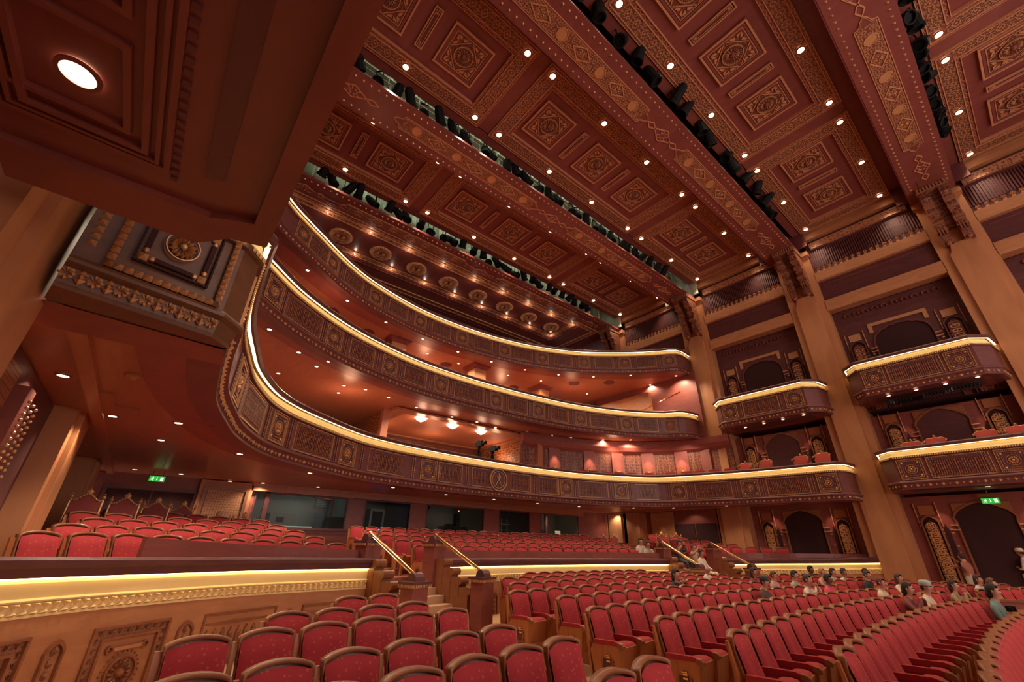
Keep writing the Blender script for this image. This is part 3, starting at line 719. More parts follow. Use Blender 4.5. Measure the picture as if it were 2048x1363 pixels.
def mk_fields(cs, z):
    def f(tot, pth):
        ds = sorted(pth.nearest(atz(*q, z)) for q in cs); out = []
        for a, b_ in zip(ds, ds[1:]):
            gap = b_-a; out.append((a, 's'))
            if gap > 5:                              # the emblem bay in the middle of the lowest front
                m_ = (a+b_)/2; f.mid = m_; out += [(m_-1.02, 'w'), (m_+1.02, 'w'), (m_-2.62, 'w'), (m_+2.62, 'w'), (m_-1.82, 'b'), (m_+1.82, 'b'), (a+.5, 'b'), (b_-.5, 'b')]; continue
            out.append(((a+b_)/2, 'W' if gap > 2.75 else 'w')); hw = .80 if gap > 2.75 else .56
            e = (gap/2-hw-.36)/2+.36
            if gap > 2.1: out += [(a+e, 'b'), (b_-e, 'b')]
        out.append((ds[-1], 's')); return out
    return f
T1, at1, tot1 = balcony('curved_balcony', Path(T1P), 3.15, 1.33, 'lowest and widest curved balcony front, red panels under a glowing gold cove', fields=mk_fields([(528, 640), (485, 765), (588, 855), (710, 905), (840, 942), (1128, 975), (1238, 982), (1358, 980), (1492, 972), (1640, 958)], 2.5))
T2, at2, tot2 = balcony('curved_balcony', Path(T2P), 6.65, 1.3, 'middle curved balcony front between the lowest and the uppermost, gold cove on top', fields=mk_fields([(540, 582), (640, 678), (745, 740), (855, 780), (953, 815), (1047, 832), (1142, 846), (1238, 854), (1341, 853)], 6.0))
T3, at3, tot3 = balcony('curved_balcony', Path(T3P), 10.4, 1.25, 'uppermost curved balcony front below the ceiling with round gilt medallions', fields=mk_fields([(600, 470), (660, 530), (748, 596), (838, 642), (921, 677), (1003, 703), (1081, 720), (1163, 728), (1249, 727), (1339, 715)], 9.75))
# emblem in the middle of the lowest front: crossed swords and a dagger in a gilt ring
dm = Path(T1P).nearest(atz(995, 960, 2.5)); p, t = at1(dm)
mt = Matrix(((t.x, t.y, 0, p.x+t.y*.07), (t.y, -t.x, 0, p.y-t.x*.07), (0, 0, 1, 3.15-.65), (0, 0, 0, 1)))
g = MB(); g.prism(circ(.43, 36), 'y', 0, .03, 0); g.ring(circ(.45, 36), circ(.42, 36), 'y', 0, .06, 1); g.ring(circ(.34, 36), circ(.325, 36), 'y', .03, .05, 1)
em = ob('emblem_disc', g.mesh('emblem_disc', [M['ground'], M['gold']]), T1, mw=mt)
g = MB()
for q in (-1, 1):
    g.path([(q*.15, .05, -.24), (q*.06, .05, -.09), (-q*.03, .05, .04), (-q*.075, .05, .13)], .013, 5)
    g.path([(-q*.095, .05, .10), (-q*.045, .05, .125)], .012, 5); g.ball((-q*.082, .05, .145), .02, 5, 3)
g.path([(0, .06, .20), (0, .06, .10), (.0, .06, .0), (.03, .06, -.07), (.08, .06, -.10)], .02, 6)
g.ball((0, .06, .225), .035, 7, 4); g.box(-.06, .06, .045, .07, .075, .10); g.box(-.05, .05, .045, .07, -.01, .01); g.ball((0, .06, .15), .03, 6, 4)
g.build('emblem', M['gold'], em)

# carved end of the lowest front, seen beyond the near pillar
R_end, _, _ = balcony('balcony_end', [(-4.52, -1.05), (-4.78, .06), (-4.99, .22)], 3.15, 1.33, 'carved square end of the lowest balcony front beside the near pillar', cat='balcony', fields=None)
g = MB()
def frq(o, i, y0, y1, mi): g.ring([(-o, -o), (o, -o), (o, o), (-o, o)], [(-i, -i), (i, -i), (i, i), (-i, i)], 'y', y0, y1, mi)
frq(.44, .40, 0, .03, 0); frq(.30, .285, 0, .03, 2)
for i in range(13):
    t_ = -.42+i*.07
    for px_, pz_ in ((t_, -.42), (t_, .42), (-.42, t_), (.42, t_)): g.add([(px_-.03, .03, pz_-.03), (px_+.03, .03, pz_-.03), (px_+.03, .03, pz_+.03), (px_-.03, .03, pz_+.03), (px_, .085, pz_)], [(0, 1, 4), (1, 2, 4), (2, 3, 4), (3, 0, 4)], 1)
for q in (-1, 1):
    g.box(-.15, .15, .01, .03, q*.235-.02, q*.235+.02, 2); g.box(q*.235-.02, q*.235+.02, .01, .03, -.15, .15, 2)
    for r in (-1, 1):
        g.add([(q*.235-.035, .01, r*.235-.035), (q*.235+.035, .01, r*.235-.035), (q*.235+.035, .01, r*.235+.035), (q*.235-.035, .01, r*.235+.035), (q*.235, .05, r*.235)], [(0, 1, 4), (1, 2, 4), (2, 3, 4), (3, 0, 4)], 1)
        g.ball((q*.17, .02, r*.235), .025, 6, 4, mi=1); g.ball((q*.235, .02, r*.17), .025, 6, 4, mi=1)
ptl = petals(.03, .115, 14, .05, .02, 0, 1); ptl.ball((0, 0, .03), .032, 8, 5); ptl.ring(circ(.14, 28), circ(.13, 28), 'z', 0, .03); ptl.xf(lambda p: (p[0], p[2]+.01, p[1])); g.merge(ptl, mi=1)
tx, ty = Vector((-.26, 1.11)).normalized()
for o_ in [c for c in R_end.children if c.name.startswith('bead_line')]: pass
ob('rosette_field', g.mesh('carved_square', [M['olive'], M['gold'], M['darker']]), R_end, mw=Matrix(((tx, ty, 0, -4.66+ty*.06), (ty, -tx, 0, -.42-tx*.06), (0, 0, 1.05, 2.58), (0, 0, 0, 1))))
g = MB()
for q, r in ((-.98, .42), (.56, .24)):
    pass
for i in range(9):
    z = 2.25+i*.075; y = -.97; x = -4.53
    g.add([(x+.03, y-.04, z), (x+.03, y+.04, z-.0), (x+.03, y+.04, z+.07), (x+.03, y-.04, z+.07), (x+.08, y, z+.035)], [(0, 1, 4), (1, 2, 4), (2, 3, 4), (3, 0, 4)])
g.build('leaf_strip', M['gold'], R_end)
for o_ in R_end.children:
    if o_.name.startswith('fascia'): o_.data.materials[0] = M['olive']  # end fascia takes the cove-tinted copy of the front wood
    if o_.name.startswith('flower_frieze'): bpy.data.objects.remove(o_)
g = MB()
for i in range(13):
    t_ = i/12; y = -1.0+1.02*t_; x = -4.53-.24*t_+.06; zz = 1.945
    if i % 2 == 0:
        p_ = petals(.012, .06, 8, .03, .016, 0, 1); g.merge(p_, Matrix.Translation((x, y, zz)) @ Matrix.Rotation(PI/2, 4, 'Y') @ Matrix.Rotation(.22, 4, 'X'))
    else:
        for dz in (-1, 1): g.add([(x, y-.045, zz+dz*.02), (x, y+.045, zz+dz*.02), (x, y, zz+dz*.07), (x+.04, y, zz+dz*.035)], [(0, 1, 3), (1, 2, 3), (2, 0, 3)])
        g.add([(x, y-.02, zz), (x, y, zz-.03), (x, y+.02, zz), (x, y, zz+.03), (x+.04, y, zz)], [(0, 1, 4), (1, 2, 4), (2, 3, 4), (3, 0, 4)])
g.build('flower_frieze', M['gold'], R_end)

# box balconies on the far side wall
def far_box(x0, x1, zg, label):
    P = [(x0, YF), (x0+.12, 21.95), (x0+.5, 21.5), (x1-.5, 21.5), (x1-.12, 21.95), (x1, YF)]
    L0 = math.dist(P[0], P[1])+math.dist(P[1], P[2]); W = x1-x0-1.0
    def f(tot, pth): return [(L0+.45, 's'), (L0+W-.45, 's'), (L0+W/2, 'W'), (L0+1.05, 'b'), (L0+W-1.05, 'b')]
    r, a_, t_ = balcony('box_balcony', P, zg, 1.33, label, cat='balcony', fields=f)
    g = MB(); g.prism([(x0+.1, YF), (x0+.2, 22.0), (x0+.55, 21.62), (x1-.55, 21.62), (x1-.2, 22.0), (x1-.1, YF), (x1-.1, YF+.6), (x0+.1, YF+.6)], 'z', zg-1.32, zg-1.0)
    g.build('underside', M['red_wood'], r)
    g = MB(); g.box(x0+.6, x1-.6, 21.9, 22.8, zg-1.36, zg-1.33); g.build('underside_panel', M['dark_wood'], r)
    return r
far_box(-9.66, -4.86, 6.82, 'far wall box balcony, upper level, left of the broad pillar with no sofas')
far_box(-3.8, .62, 6.98, 'upper box balcony at the right edge above the one with red chairs')
far_box(-3.75, .70, 3.38, 'lower box balcony at the right edge with red chairs inside')
far_box(1.9, 6.4, 3.38, 'lower box balcony cut by the right edge of the frame')

# near box right above the camera, seen from below
nb = empty('overhead_box', label='dark red underside of the side box directly overhead with one downlight', cat='balcony')
g = MB(); g.prism([(-3.34, YN), (-3.34, -.25), (-3.1, -.1), (-3.06, .17), (1.6, .17), (1.6, YN)][::-1], 'z', 2.0, 2.35)
for i in range(1): pass
g.build('underside', M['ceil_red'], nb)
g = MB(); g.ring([(-3.34, -1.19), (-3.34, -.24), (-3.12, -.06), (-3.06, .168), (1.6, .168), (1.6, -1.19)], [(-2.98, -1.17), (-2.96, -.2), (-2.9, -.1), (-2.84, .045), (1.5, .045), (1.5, -1.17)], 'z', 1.95, 2.01); g.build('edge_moulding', M['red_wood'], nb)
g = MB()
for k, (o, m_) in enumerate(((0, .03), (.05, .02), (.1, .03))):
    g.ring([(-2.72+o, -1.15+o), (.9-o, -1.15+o), (.9-o, -.44-o), (-2.72+o, -.44-o)], [(-2.72+o+m_, -1.15+o+m_), (.9-o-m_, -1.15+o+m_), (.9-o-m_, -.44-o-m_), (-2.72+o+m_, -.44-o-m_)], 'z', 1.975-k*.006, 2.0)
g.build('frame_moulding', M['red_wood'], nb)
g = MB()
for i in range(52):
    x = -2.78+i*.07; g.box(x, x+.03, -.435, -.40, 1.985, 2.0)
g.build('dentil_row', M['ceil_dark'], nb, kind='stuff')
g = MB()
for xa, xb in ((-2.52, -1.95), (-1.8, -.5), (-.3, .6)):
    g.ring([(xa, -1.1), (xb, -1.1), (xb, -.62), (xa, -.62)], [(xa+.03, -1.07), (xb-.03, -1.07), (xb-.03, -.65), (xa+.03, -.65)], 'z', 1.97, 2.0)
g.build('inner_moulding', M['red_wood'], nb)
g = MB(); g.prism([(-2.62, -.275), (-2.58, -.175), (.8, -.165), (.8, -.29)], 'z', 1.985, 1.999)
g.build('access_strip', M['ceil_dark'], nb)
g = MB(); g.box(-3.3, 1.6, .13, .17, 2.3, 3.4); g.build('parapet', M['dark_wood'], nb)

# ------------------------------------------------------------------ soffits under the curved fronts
def soffit(name, P, z, off, ring_m, in_m, z_in, xr):
    root = empty(name, kind='structure')
    pts = P.pts; n = len(pts); inn = []
    for i in range(n):
        a = pts[max(0, i-1)]; b_ = pts[min(n-1, i+1)]; l = math.dist(a, b_); nx, ny = (b_[1]-a[1])/l, -(b_[0]-a[0])/l
        q = (pts[i][0]-nx*off, pts[i][1]-ny*off); inn.append((q[0], min(max(q[1], YN+.55), YF-.2)))
    g = MB()
    for i in range(n-1):
        a, b_, c, d = pts[i], pts[i+1], inn[i+1], inn[i]
        g.add([(a[0], a[1], z), (b_[0], b_[1], z), (c[0], c[1], z), (d[0], d[1], z)], [(0, 1, 2, 3)])
        g.add([(d[0], d[1], z), (c[0], c[1], z), (c[0], c[1], z_in+.01), (d[0], d[1], z_in+.01)], [(0, 1, 2, 3)])
    g.build('outer_ring', ring_m, root)
    g = MB()
    for i in range(n-1):
        a, b_ = pts[i], pts[i+1]
        if b_[1] <= a[1]: continue
        g.add([(a[0]-.05, a[1], z_in), (b_[0]-.05, b_[1], z_in), (xr, b_[1], z_in), (xr, a[1], z_in)], [(0, 1, 2, 3)], 0)
    x0, y0, x1, y1 = pts[0][0], pts[0][1], pts[-1][0], pts[-1][1]
    g.add([(x0-.1, YN-.6, z_in), (xr, YN-.6, z_in), (xr, y0+.01, z_in), (x0-.1, y0+.01, z_in)], [(0, 1, 2, 3)])
    g.add([(x1, YF+.8, z_in), (xr, YF+.8, z_in), (xr, y1-.01, z_in), (x1, y1-.01, z_in)], [(0, 1, 2, 3)])
    g.build('soffit_board', in_m, root)
    return root
S1 = soffit('soffit_lower', Path(T1P), 1.84, .75, M['red_wood'], M['soffit'], 1.93, XB-.3)
S2 = soffit('soffit_middle', Path(T2P), 5.38, .7, M['red_wood'], M['soffit'], 5.46, -24)
S3 = soffit('soffit_upper', Path(T3P), 9.17, 1.0, M['red_wood'], M['soffit'], 9.25, -24)
g = MB()
for y in (-.98, 22.45): g.box(-18.2, -5.2, y-.08, y+.08, 1.86, 1.93)
g.build('side_moulding', M['soffit'], S1)
g = MB(); g.box(-8.9, -8.2, -1.0, -.75, 1.905, 1.93); g.box(-9.6, -8.9, -1.0, -.45, 1.905, 1.93); g.build('stepped_moulding', M['soffit'], S1)
g = MB(); g.add([(-4.8, YN-.2, 1.81), (-5.5, YN-.2, 1.81), (-5.5, .27, 1.81), (-5.0, .21, 1.81)], [(0, 1, 2, 3)]); g.build('corner_board', M['red_wood'], S1)
# dark ring plates round some downlights in the upper soffit
g = MB()
for (u, v) in ((735, 664), (662, 622), (1148, 767), (1218, 765), (1027, 775), (892, 729)):
    q = atz(u, v, 9.22); g.prism(circ(.33, 20, q.x, q.y), 'z', 9.22, 9.245)
g.build('ring_plate', M['dark_wood'], S3)
# slabs of the circles
for nm, P_, z0, z1 in (('circle_slab', Path(T1P), 1.95, 2.25), ('circle_slab', Path(T2P), 5.55, 5.8), ('circle_slab', Path(T3P), 9.3, 9.5)):
    g = MB(); pts = P_.pts
    for i in range(len(pts)-1):
        a, b_ = pts[i], pts[i+1]; g.add([(a[0]-.2, a[1], z1), (b_[0]-.2, b_[1], z1), (-23.9, b_[1], z1), (-23.9, a[1], z1)], [(0, 1, 2, 3)])
    g.build(nm, M['carpet'], None, kind='structure')

# ------------------------------------------------------------------ rear wall of the parterre with the control booth windows
wall_b = empty('wall_rear', kind='structure')
wins = [(3.1, 6.5), (7.2, 9.3), (10.1, 13.35), (14.3, 16.4), (17.2, 20.3)]
ZW0, ZW1 = .50, 1.68
g = MB(); g.box(XB-.15, XB, YN-.5, 3.1, -1.5, 1.95); g.box(XB-.15, XB, 20.3, YF+.5, -1.5, 1.95)
for (a, b_), (c, d) in zip(wins, wins[1:]): g.box(XB-.15, XB, b_, c, ZW0, ZW1)
g.box(XB-.15, XB, 3.1, 20.3, -1.5, ZW0); g.build('wall_boarding', M['red_wood'], wall_b)
g = MB(); g.box(XB-.15, XB+.25, 2.9, 20.5, ZW1, 1.95); g.box(XB, XB+.3, 2.9, 20.5, ZW1+.16, 1.95); g.build('lintel_cornice', M['soffit'], wall_b)
g = MB(); g.box(XB, XB+.08, 3.0, 20.4, ZW0-.05, ZW0); g.build('window_ledge', M['dark_wood'], wall_b)
booth = empty('booth_room', kind='structure')
g = MB(); g.box(XB-3.6, XB-3.5, 1, 22, -1, 2.6); g.box(XB-3.6, XB-.2, 1, 1.1, -1, 2.6); g.box(XB-3.6, XB-.2, 22, 22.1, -1, 2.6)
g.build('booth_back', plain('booth_grey', (.40, .44, .38), .8), booth)
g = MB(); g.box(XB-3.6, XB-.2, 1, 22, 2.5, 2.6); g.box(XB-3.6, XB-.2, 1, 22, -.6, -.5); 
for y in (6.9, 9.7, 13.8, 16.8): g.box(XB-3.6, XB-.16, y-.06, y+.06, -1, 2.6)
g.build('booth_partition', plain('booth_dark', (.26, .30, .27), .8), booth)
g = MB()
for y, z in ((4.2, 2.3), (5.6, 2.2), (8.3, 2.3), (11.4, 2.3), (15.2, 2.3), (18.6, 2.35)): g.box(XB-2.4, XB-2.2, y-.5, y+.5, z, z+.05)
g.build('booth_batten', emit('booth_lamp', (.85, 1.0, .95), 4), booth)
lamp('AREA', (XB-1.6, 4.8, 2.4), 260, (.8, 1, 1), 1.6, name='booth_light'); lamp('AREA', (XB-1.6, 11.4, 2.4), 130, (.9, 1, .9), 1.5, name='booth_light'); lamp('AREA', (XB-1.4, 18.6, 2.4), 300, (.75, .95, 1), 1.5, name='booth_light'); lamp('AREA', (XB-1.6, 15.2, 2.4), 200, (1, .95, .7), 1.2, name='booth_light'); lamp('AREA', (XB-1.6, 8.2, 2.4), 30, (.9, 1, .9), 1.2, name='booth_light')
def boxthing(name, mats, parts, label, cat, **kw):
    r = empty(name, label=label, cat=cat, **kw)
    for nm, m_, bxs in parts:
        g = MB()
        for q in bxs: g.box(*q)
        g.build(nm, m_, r)
    return r
grey = plain('equipment_grey', (.34, .36, .30), .5); blue = plain('locker_blue', (.10, .24, .36), .5); redp = plain('red_pipe', (.5, .05, .03), .5)
boxthing('equipment_cabinet', None, [('body', grey, [(XB-3.3, XB-2.7, 4.3, 5.3, -.5, 1.15)]), ('screen', M['black'], [(XB-2.7, XB-2.68, 4.55, 4.85, .8, 1.0)])], 'grey equipment cabinet behind the leftmost booth window', 'cabinet')
boxthing('desk', None, [('desk_top', plain('desk_blue', (.35, .6, .62), .4), [(XB-1.2, XB-.5, 4.0, 5.4, .54, .6)]), ('pedestal', M['black'], [(XB-1.1, XB-.6, 4.1, 5.3, -.5, .54)])], 'pale blue desk edge inside the leftmost booth window', 'desk')
boxthing('locker', None, [('body', blue, [(XB-2.2, XB-1.8, 5.9, 6.3, -.5, 1.2)]), ('door', blue, [(XB-1.8, XB-1.78, 5.93, 6.27, -.4, 1.15)])], 'blue locker standing in the leftmost booth window', 'locker')
boxthing('air_vent', None, [('frame', grey, [(XB-3.5, XB-3.4, 6.2, 6.75, 1.5, 1.95)]), ('slat', M['white'], [(XB-3.4, XB-3.38, 6.25, 6.7, 1.55+i*.07, 1.58+i*.07) for i in range(5)])], 'white square air vent on the back wall of the control booth', 'vent')
g = MB(); g.path([(XB-3.2, 5.5, 2.0), (XB-2.2, 6.6, 1.75), (XB-2.2, 6.6, 1.0)], .04, 6); g.path([(XB-3.2, 5.7, 2.2), (XB-2.0, 6.8, 1.95)], .03, 6); tag(g.build('pipe', redp), 'red pipes bent across the leftmost booth window', 'pipe')
boxthing('computer_monitor', None, [('screen', M['black'], [(XB-.9, XB-.85, 6.0, 6.75, .6, 1.0)]), ('base', M['black'], [(XB-.95, XB-.75, 6.2, 6.5, .5, .6)])], 'black monitors at the right end of the leftmost booth window', 'monitor')
boxthing('server_rack', None, [('body', grey, [(XB-2.6, XB-2.0, 8.3, 9.0, -.5, 1.5)]), ('front', M['black'], [(XB-2.0, XB-1.98, 8.4, 8.9, -.3, 1.4)]), ('indicator_light', emit('blue_diode', (.1, .3, 1), 20), [(XB-1.97, XB-1.95, 8.45, 8.5, .58, .62), (XB-1.97, XB-1.95, 8.8, 8.83, .6, .63)])], 'server rack with blue lights in the second booth window', 'rack')
boxthing('projector', None, [('stand', M['black'], [(XB-1.0, XB-.7, 11.7, 12.4, .3, .95)]), ('body', M['black'], [(XB-1.1, XB-.5, 11.4, 12.7, .5, .85)]), ('lens', M['black'], [(XB-.7, XB-.4, 12.0, 12.2, .85, 1.4)]), ('indicator_light', emit('red_diode', (1, .05, .03), 12), [(XB-.38, XB-.36, 12.06, 12.1, 1.5, 1.54)])], 'black projector on a stand behind the third booth window', 'projector')
g = MB(); g.tube((XB-2.4, 9.9, 1.9), (XB-1.4, 11.3, .4), .12, 6); g.tube((XB-2.4, 11.5, 1.8), (XB-1.4, 10.4, .4), .10, 6); tag(g.build('roof_strut', M['black']), 'dark crossed struts inside the third booth window', 'strut')
boxthing('notice_board', None, [('board', grey, [(XB-2.0, XB-1.95, 14.4, 15.6, .5, 1.6)]), ('paper', M['white'], [(XB-1.94, XB-1.93, 14.65, 14.95, .7, 1.1), (XB-1.94, XB-1.93, 15.0, 15.3, .9, 1.35), (XB-1.94, XB-1.93, 14.8, 15.05, 1.2, 1.4)]), ('pink_paper', plain('pink_paper', (.7, .35, .25), .8), [(XB-1.92, XB-1.91, 15.0, 15.28, .65, .95)])], 'notice board with white and pink papers in the fourth booth window', 'board')
boxthing('shelf_rack', None, [('upright', grey, [(XB-1.8, XB-1.7, 15.8, 15.85, -.5, 1.4), (XB-1.8, XB-1.7, 16.2, 16.25, -.5, 1.4)]), ('shelf', grey, [(XB-1.9, XB-1.6, 15.6, 16.35, z, z+.03) for z in (.55, .8, 1.1)])], 'metal shelf rack at the right of the fourth booth window', 'rack')
for y, w_ in ((17.9, .5), (18.6, .35), (19.4, .3)): pass
boxthing('computer_monitor', None, [('screen', M['black'], [(XB-.9, XB-.85, 17.7, 18.3, .62, .9)]), ('base', M['black'], [(XB-.95, XB-.75, 17.8, 18.2, .5, .62)])], 'dark monitor left of the post in the rightmost booth window', 'monitor')
boxthing('computer_monitor', None, [('screen', M['white'], [(XB-.9, XB-.85, 19.2, 19.6, .58, .85)]), ('base', M['black'], [(XB-.95, XB-.75, 19.3, 19.5, .5, .58)])], 'pale monitor right of the post in the rightmost booth window', 'monitor')
g = MB(); g.box(XB-1.0, XB-.9, 18.45, 18.6, -.5, 2.5); tag(g.build('booth_post', M['dark_wood']), 'brown post dividing the rightmost booth window', 'post')
for i, (a, b_) in enumerate(wins):
    r = empty('window_%d' % (i+1), kind='structure')
    g = MB(); g.box(XB-.08, XB-.07, a, b_, ZW0, ZW1); g.build('pane', M['glass'], r)
    g = MB(); g.ring([(a, ZW0), (b_, ZW0), (b_, ZW1), (a, ZW1)], [(a+.05, ZW0+.04), (b_-.05, ZW0+.04), (b_-.05, ZW1-.04), (a+.05, ZW1-.04)], 'x', XB-.1, XB+.02)
    if i == 0: g.box(XB-.1, XB+.02, 3.45, 3.6, ZW0, ZW1)
    g.build('window_frame', M['dark_wood'], r)
# lattice panels and pilasters on the rear and far walls
def wall_panel(name, x0, x1, y0, y1, z0, z1, mat, parent, fr=M['honey']):
    g = MB(); g.box(min(x0, x1), max(x0, x1), min(y0, y1), max(y0, y1), z0, z1); return g.build(name, mat, parent)
wall_panel('pilaster', XB, XB+.25, 1.38, 2.95, -1, 1.9, M['honey'], wall_b)
wall_panel('lattice_screen', XB+.25, XB+.28, 1.62, 2.72, .2, 1.6, M['lattice_lt'], wall_b)
g = MB(); g.ring([(1.5, .1), (2.84, .1), (2.84, 1.7), (1.5, 1.7)], [(1.6, .2), (2.74, .2), (2.74, 1.6), (1.6, 1.6)], 'x', XB+.25, XB+.31); g.build('screen_frame', M['rim'], wall_b)
d1 = empty('door_1', kind='structure'); g = MB(); g.box(XB, XB+.05, -.9, .18, -1, 1.45); g.build('door_leaf', M['darker'], d1); g = MB(); g.box(XB, XB+.05, .22, 1.3, -1, 1.45); g.build('door_leaf', M['darker'], d1)
g = MB(); g.ring([(-1.0, -1), (1.38, -1), (1.38, 1.55), (-1.0, 1.55)], [(-.9, -1), (1.3, -1), (1.3, 1.47), (-.9, 1.47)], 'x', XB, XB+.1); g.build('door_frame', M['dark_wood'], d1)
g = MB(); g.box(XB+.06, XB+.1, .05, .35, .3, .34); 
for u0, u1, mt_ in ((1191, 1214, 'honey'), (1217, 1242, 'lattice_lt'), (1262, 1290, 'honey'), (1302, 1346, 'honey')):
    x0, x1 = aty(u0, 1040, YF-.1).x, aty(u1, 1040, YF-.1).x
    lamp('SPOT', ((x0+x1)/2, YF-.45, 1.8), 30, (1.0, .72, .45), .03, (0, 0, 0), 1.0, .8, name='wall_washer')
    wall_panel('pilaster' if mt_ == 'honey' else 'lattice_screen', x0, x1, YF-.1, YF+.1, -1.2, 1.85, M[mt_], wall_r)
wall_panel('wall_boarding', -18.2, -11.05, YF, YF+.1, -1.2, 1.93, M['red_wood'], wall_r)
d2 = empty('door_2', kind='structure')
for x0 in (-12.2, -11.62): 
    pass
for x0 in (-13.5, -12.3):
    g = MB(); g.box(x0, x0+1.12, YF-.06, YF+.02, -1.2, 1.2); g.build('door_leaf', M['darker'], d2)

# storey behind the lowest front: carved wall with lit niches, and the recessed centre box with ceiling lights
st1 = empty('wall_circle', kind='structure')
P1 = Path(T1P); pts = P1.pts
cut = []
for i, p in enumerate(pts):
    if 13.9 < p[1] < 21.4 and p[0] < -8.5:
        a, b_ = pts[i-1], pts[i+1]; l = math.dist(a, b_); q = (p[0]-2.3*(b_[1]-a[1])/l, p[1]+2.3*(b_[0]-a[0])/l)
        if q[1] < YF-.1: cut.append(q)
cut.append((cut[-1][0]+1.5, YF-.05))
g = MB().sweep(cut, [(0, 2.2), (0, 5.0), (-.1, 5.0), (-.1, 2.2)]); g.build('carved_wall', M['fil_dark'], st1)
g = MB().sweep(cut, [(.0, 4.75), (.2, 4.9), (.3, 5.1), (.3, 5.42), (0, 5.42)]); g.build('cornice', M['red_wood'], st1)
for (u, v) in ((1110, 915), (1173, 917), (1236, 918), (1300, 917), (1366, 913)):
    best = min(range(len(cut)-1), key=lambda i: abs(proj((*cut[i], 4.2))[0]-u)); c = Vector(cut[best]); a, b_ = cut[max(0, best-1)], cut[min(len(cut)-1, best+1)]
    t_ = (Vector(b_)-Vector(a)).normalized(); m_ = Matrix(((t_.x, t_.y, 0, c.x), (t_.y, -t_.x, 0, c.y), (0, 0, 1, 0), (0, 0, 0, 1)))
    g = MB(); g.box(-.34, .34, 0, .10, 2.2, 4.95, 0); g.prism(arch_pts(0, 3.2, .17, 3.75, .25, n=5), 'y', .10, .14, 1); g.prism(arch_pts(0, 3.2, .1, 3.65, .16, n=5), 'y', .14, .17, 2)
    o = ob('lit_niche', g.mesh('lit_niche', [M['red_wood'], M['rim'], M['gold']]), st1, mw=m_)
    q = m_ @ Vector((0, .33, 4.72)); lamp('SPOT', q, 110, (1, .62, .42), .04, (0, 0, 0), 1.3, .8, name='niche_spot')
g = MB(); g.box(-22, -16.4, 15.45, 15.6, 2.2, 5.6); g.box(-22, -17.6, 7.2, 7.35, 2.2, 5.6); g.build('side_wall', M['fil_gold'], st1)
g = MB(); g.box(-16.55, -16.3, 15.3, 15.65, 2.2, 5.6); g.box(-17.75, -17.5, 7.1, 7.4, 2.2, 5.6); g.build('pilaster', M['soffit'], st1)
g = MB(); g.box(-22.1, -22, 7, 15.6, 2.2, 6); g.build('carved_wall', M['fil_dark'], st1)
g = MB(); g.box(-22, -16.9, 7.4, 15.4, 5.42, 5.44, 0); g.ring([(-22, 7.4), (-16.8, 7.4), (-16.8, 15.44), (-22, 15.44)], [(-21.5, 8.0), (-17.3, 8.0), (-17.3, 15.0), (-21.5, 15.0)], 'z', 5.34, 5.42, 1); g.build('box_ceiling', [plain('box_ceiling_paint', (.52, .18, .09), .6), M['soffit']], st1)
for (x, y) in ((-20, 11), (-19.5, 14.9), (-19.8, 7.8)): lamp('POINT', (x, y, 4.6), 30, (1, .52, .3), .2, name='box_fill')  # unseen point lights added to fill the centre box, no fixtures
g = MB(); g.box(-24.1, -24.0, YN, YF, 2.2, 9.3); g.build('rear_boarding', M['red_wood'], st1)
# storey between middle and upper front: square columns
for (x, y) in ((-18.4, 7.6), (-18.5, 12.65), (-18.6, 17.75)):
    r = empty('circle_column', kind='structure')
    g = MB(); g.box(x-.38, x+.38, y-.38, y+.38, 5.8, 9.05); g.build('shaft', M['honey_v'], r)
    g = MB(); g.box(x-.42, x+.42, y-.42, y+.42, 9.0, 9.06); g.box(x-.5, x+.5, y-.5, y+.5, 9.06, 9.14); g.box(x-.58, x+.58, y-.58, y+.58, 9.14, 9.25); g.build('capital', M['red_wood'], r)
g = MB(); g.box(-19.5, -13.6, 22.2, 22.5, 5.8, 8.7); g.build('pilaster', M['honey'], st1)
g = MB(); g.box(-18.0, -10.7, 22.6, 22.7, 2.2, 9.4); g.build('door_wall', M['red_wood'], st1)
g = MB(); g.tube((-16.5, 21.6, 6.9), (-11.4, 22.0, 8.1), .03, 6); tag(g.build('stair_rail', M['brass']), 'thin metal handrail rising behind the middle balcony front at right', 'handrail')
for (x, y, z, p_) in ((-16.2, 5, 4.6, 40), (-17, 19, 8.2, 30), (-20, 10, 8.2, 60), (-20.5, 16, 8.2, 50), (-14.5, 19.5, 4.7, 25), (-15.5, 3.5, 8.2, 30)): lamp('POINT', (x, y, z), p_, (1, .5, .28), .25, name='circle_fill')  # added fill inside the balcony storeys, points without any fixture

# carved and gilt panel of the near side wall between the first two pillars
g = MB(); g.box(-9.8, -5.25, YN-.5, YN-.3, -1.5, 1.9); cw = g.build('carved_wall', M['dark_wood'], wall_l)
g = MB(); g.box(-6.9, -5.9, YN-.32, YN-.25, .9, 1.7); g.build('lattice_panel', M['lattice'], cw)
g = MB(); g.box(-7.45, -7.12, YN-.3, YN-.16, -1.5, 1.6); g.build('lit_panel', M['red_wood'], cw)
g = MB()
for x in (-7.5, -7.28, -7.05):
    for i in range(34): g.ball((x, YN-.10, -.9+i*.07), .022, 5, 3)
g.build('bead_column', M['gold'], cw, kind='stuff')
lamp('SPOT', (-7.3, YN+.05, 1.75), 8, (1, .62, .5), .04, (0, 0, 0), 1.2, .7, name='wall_washer')
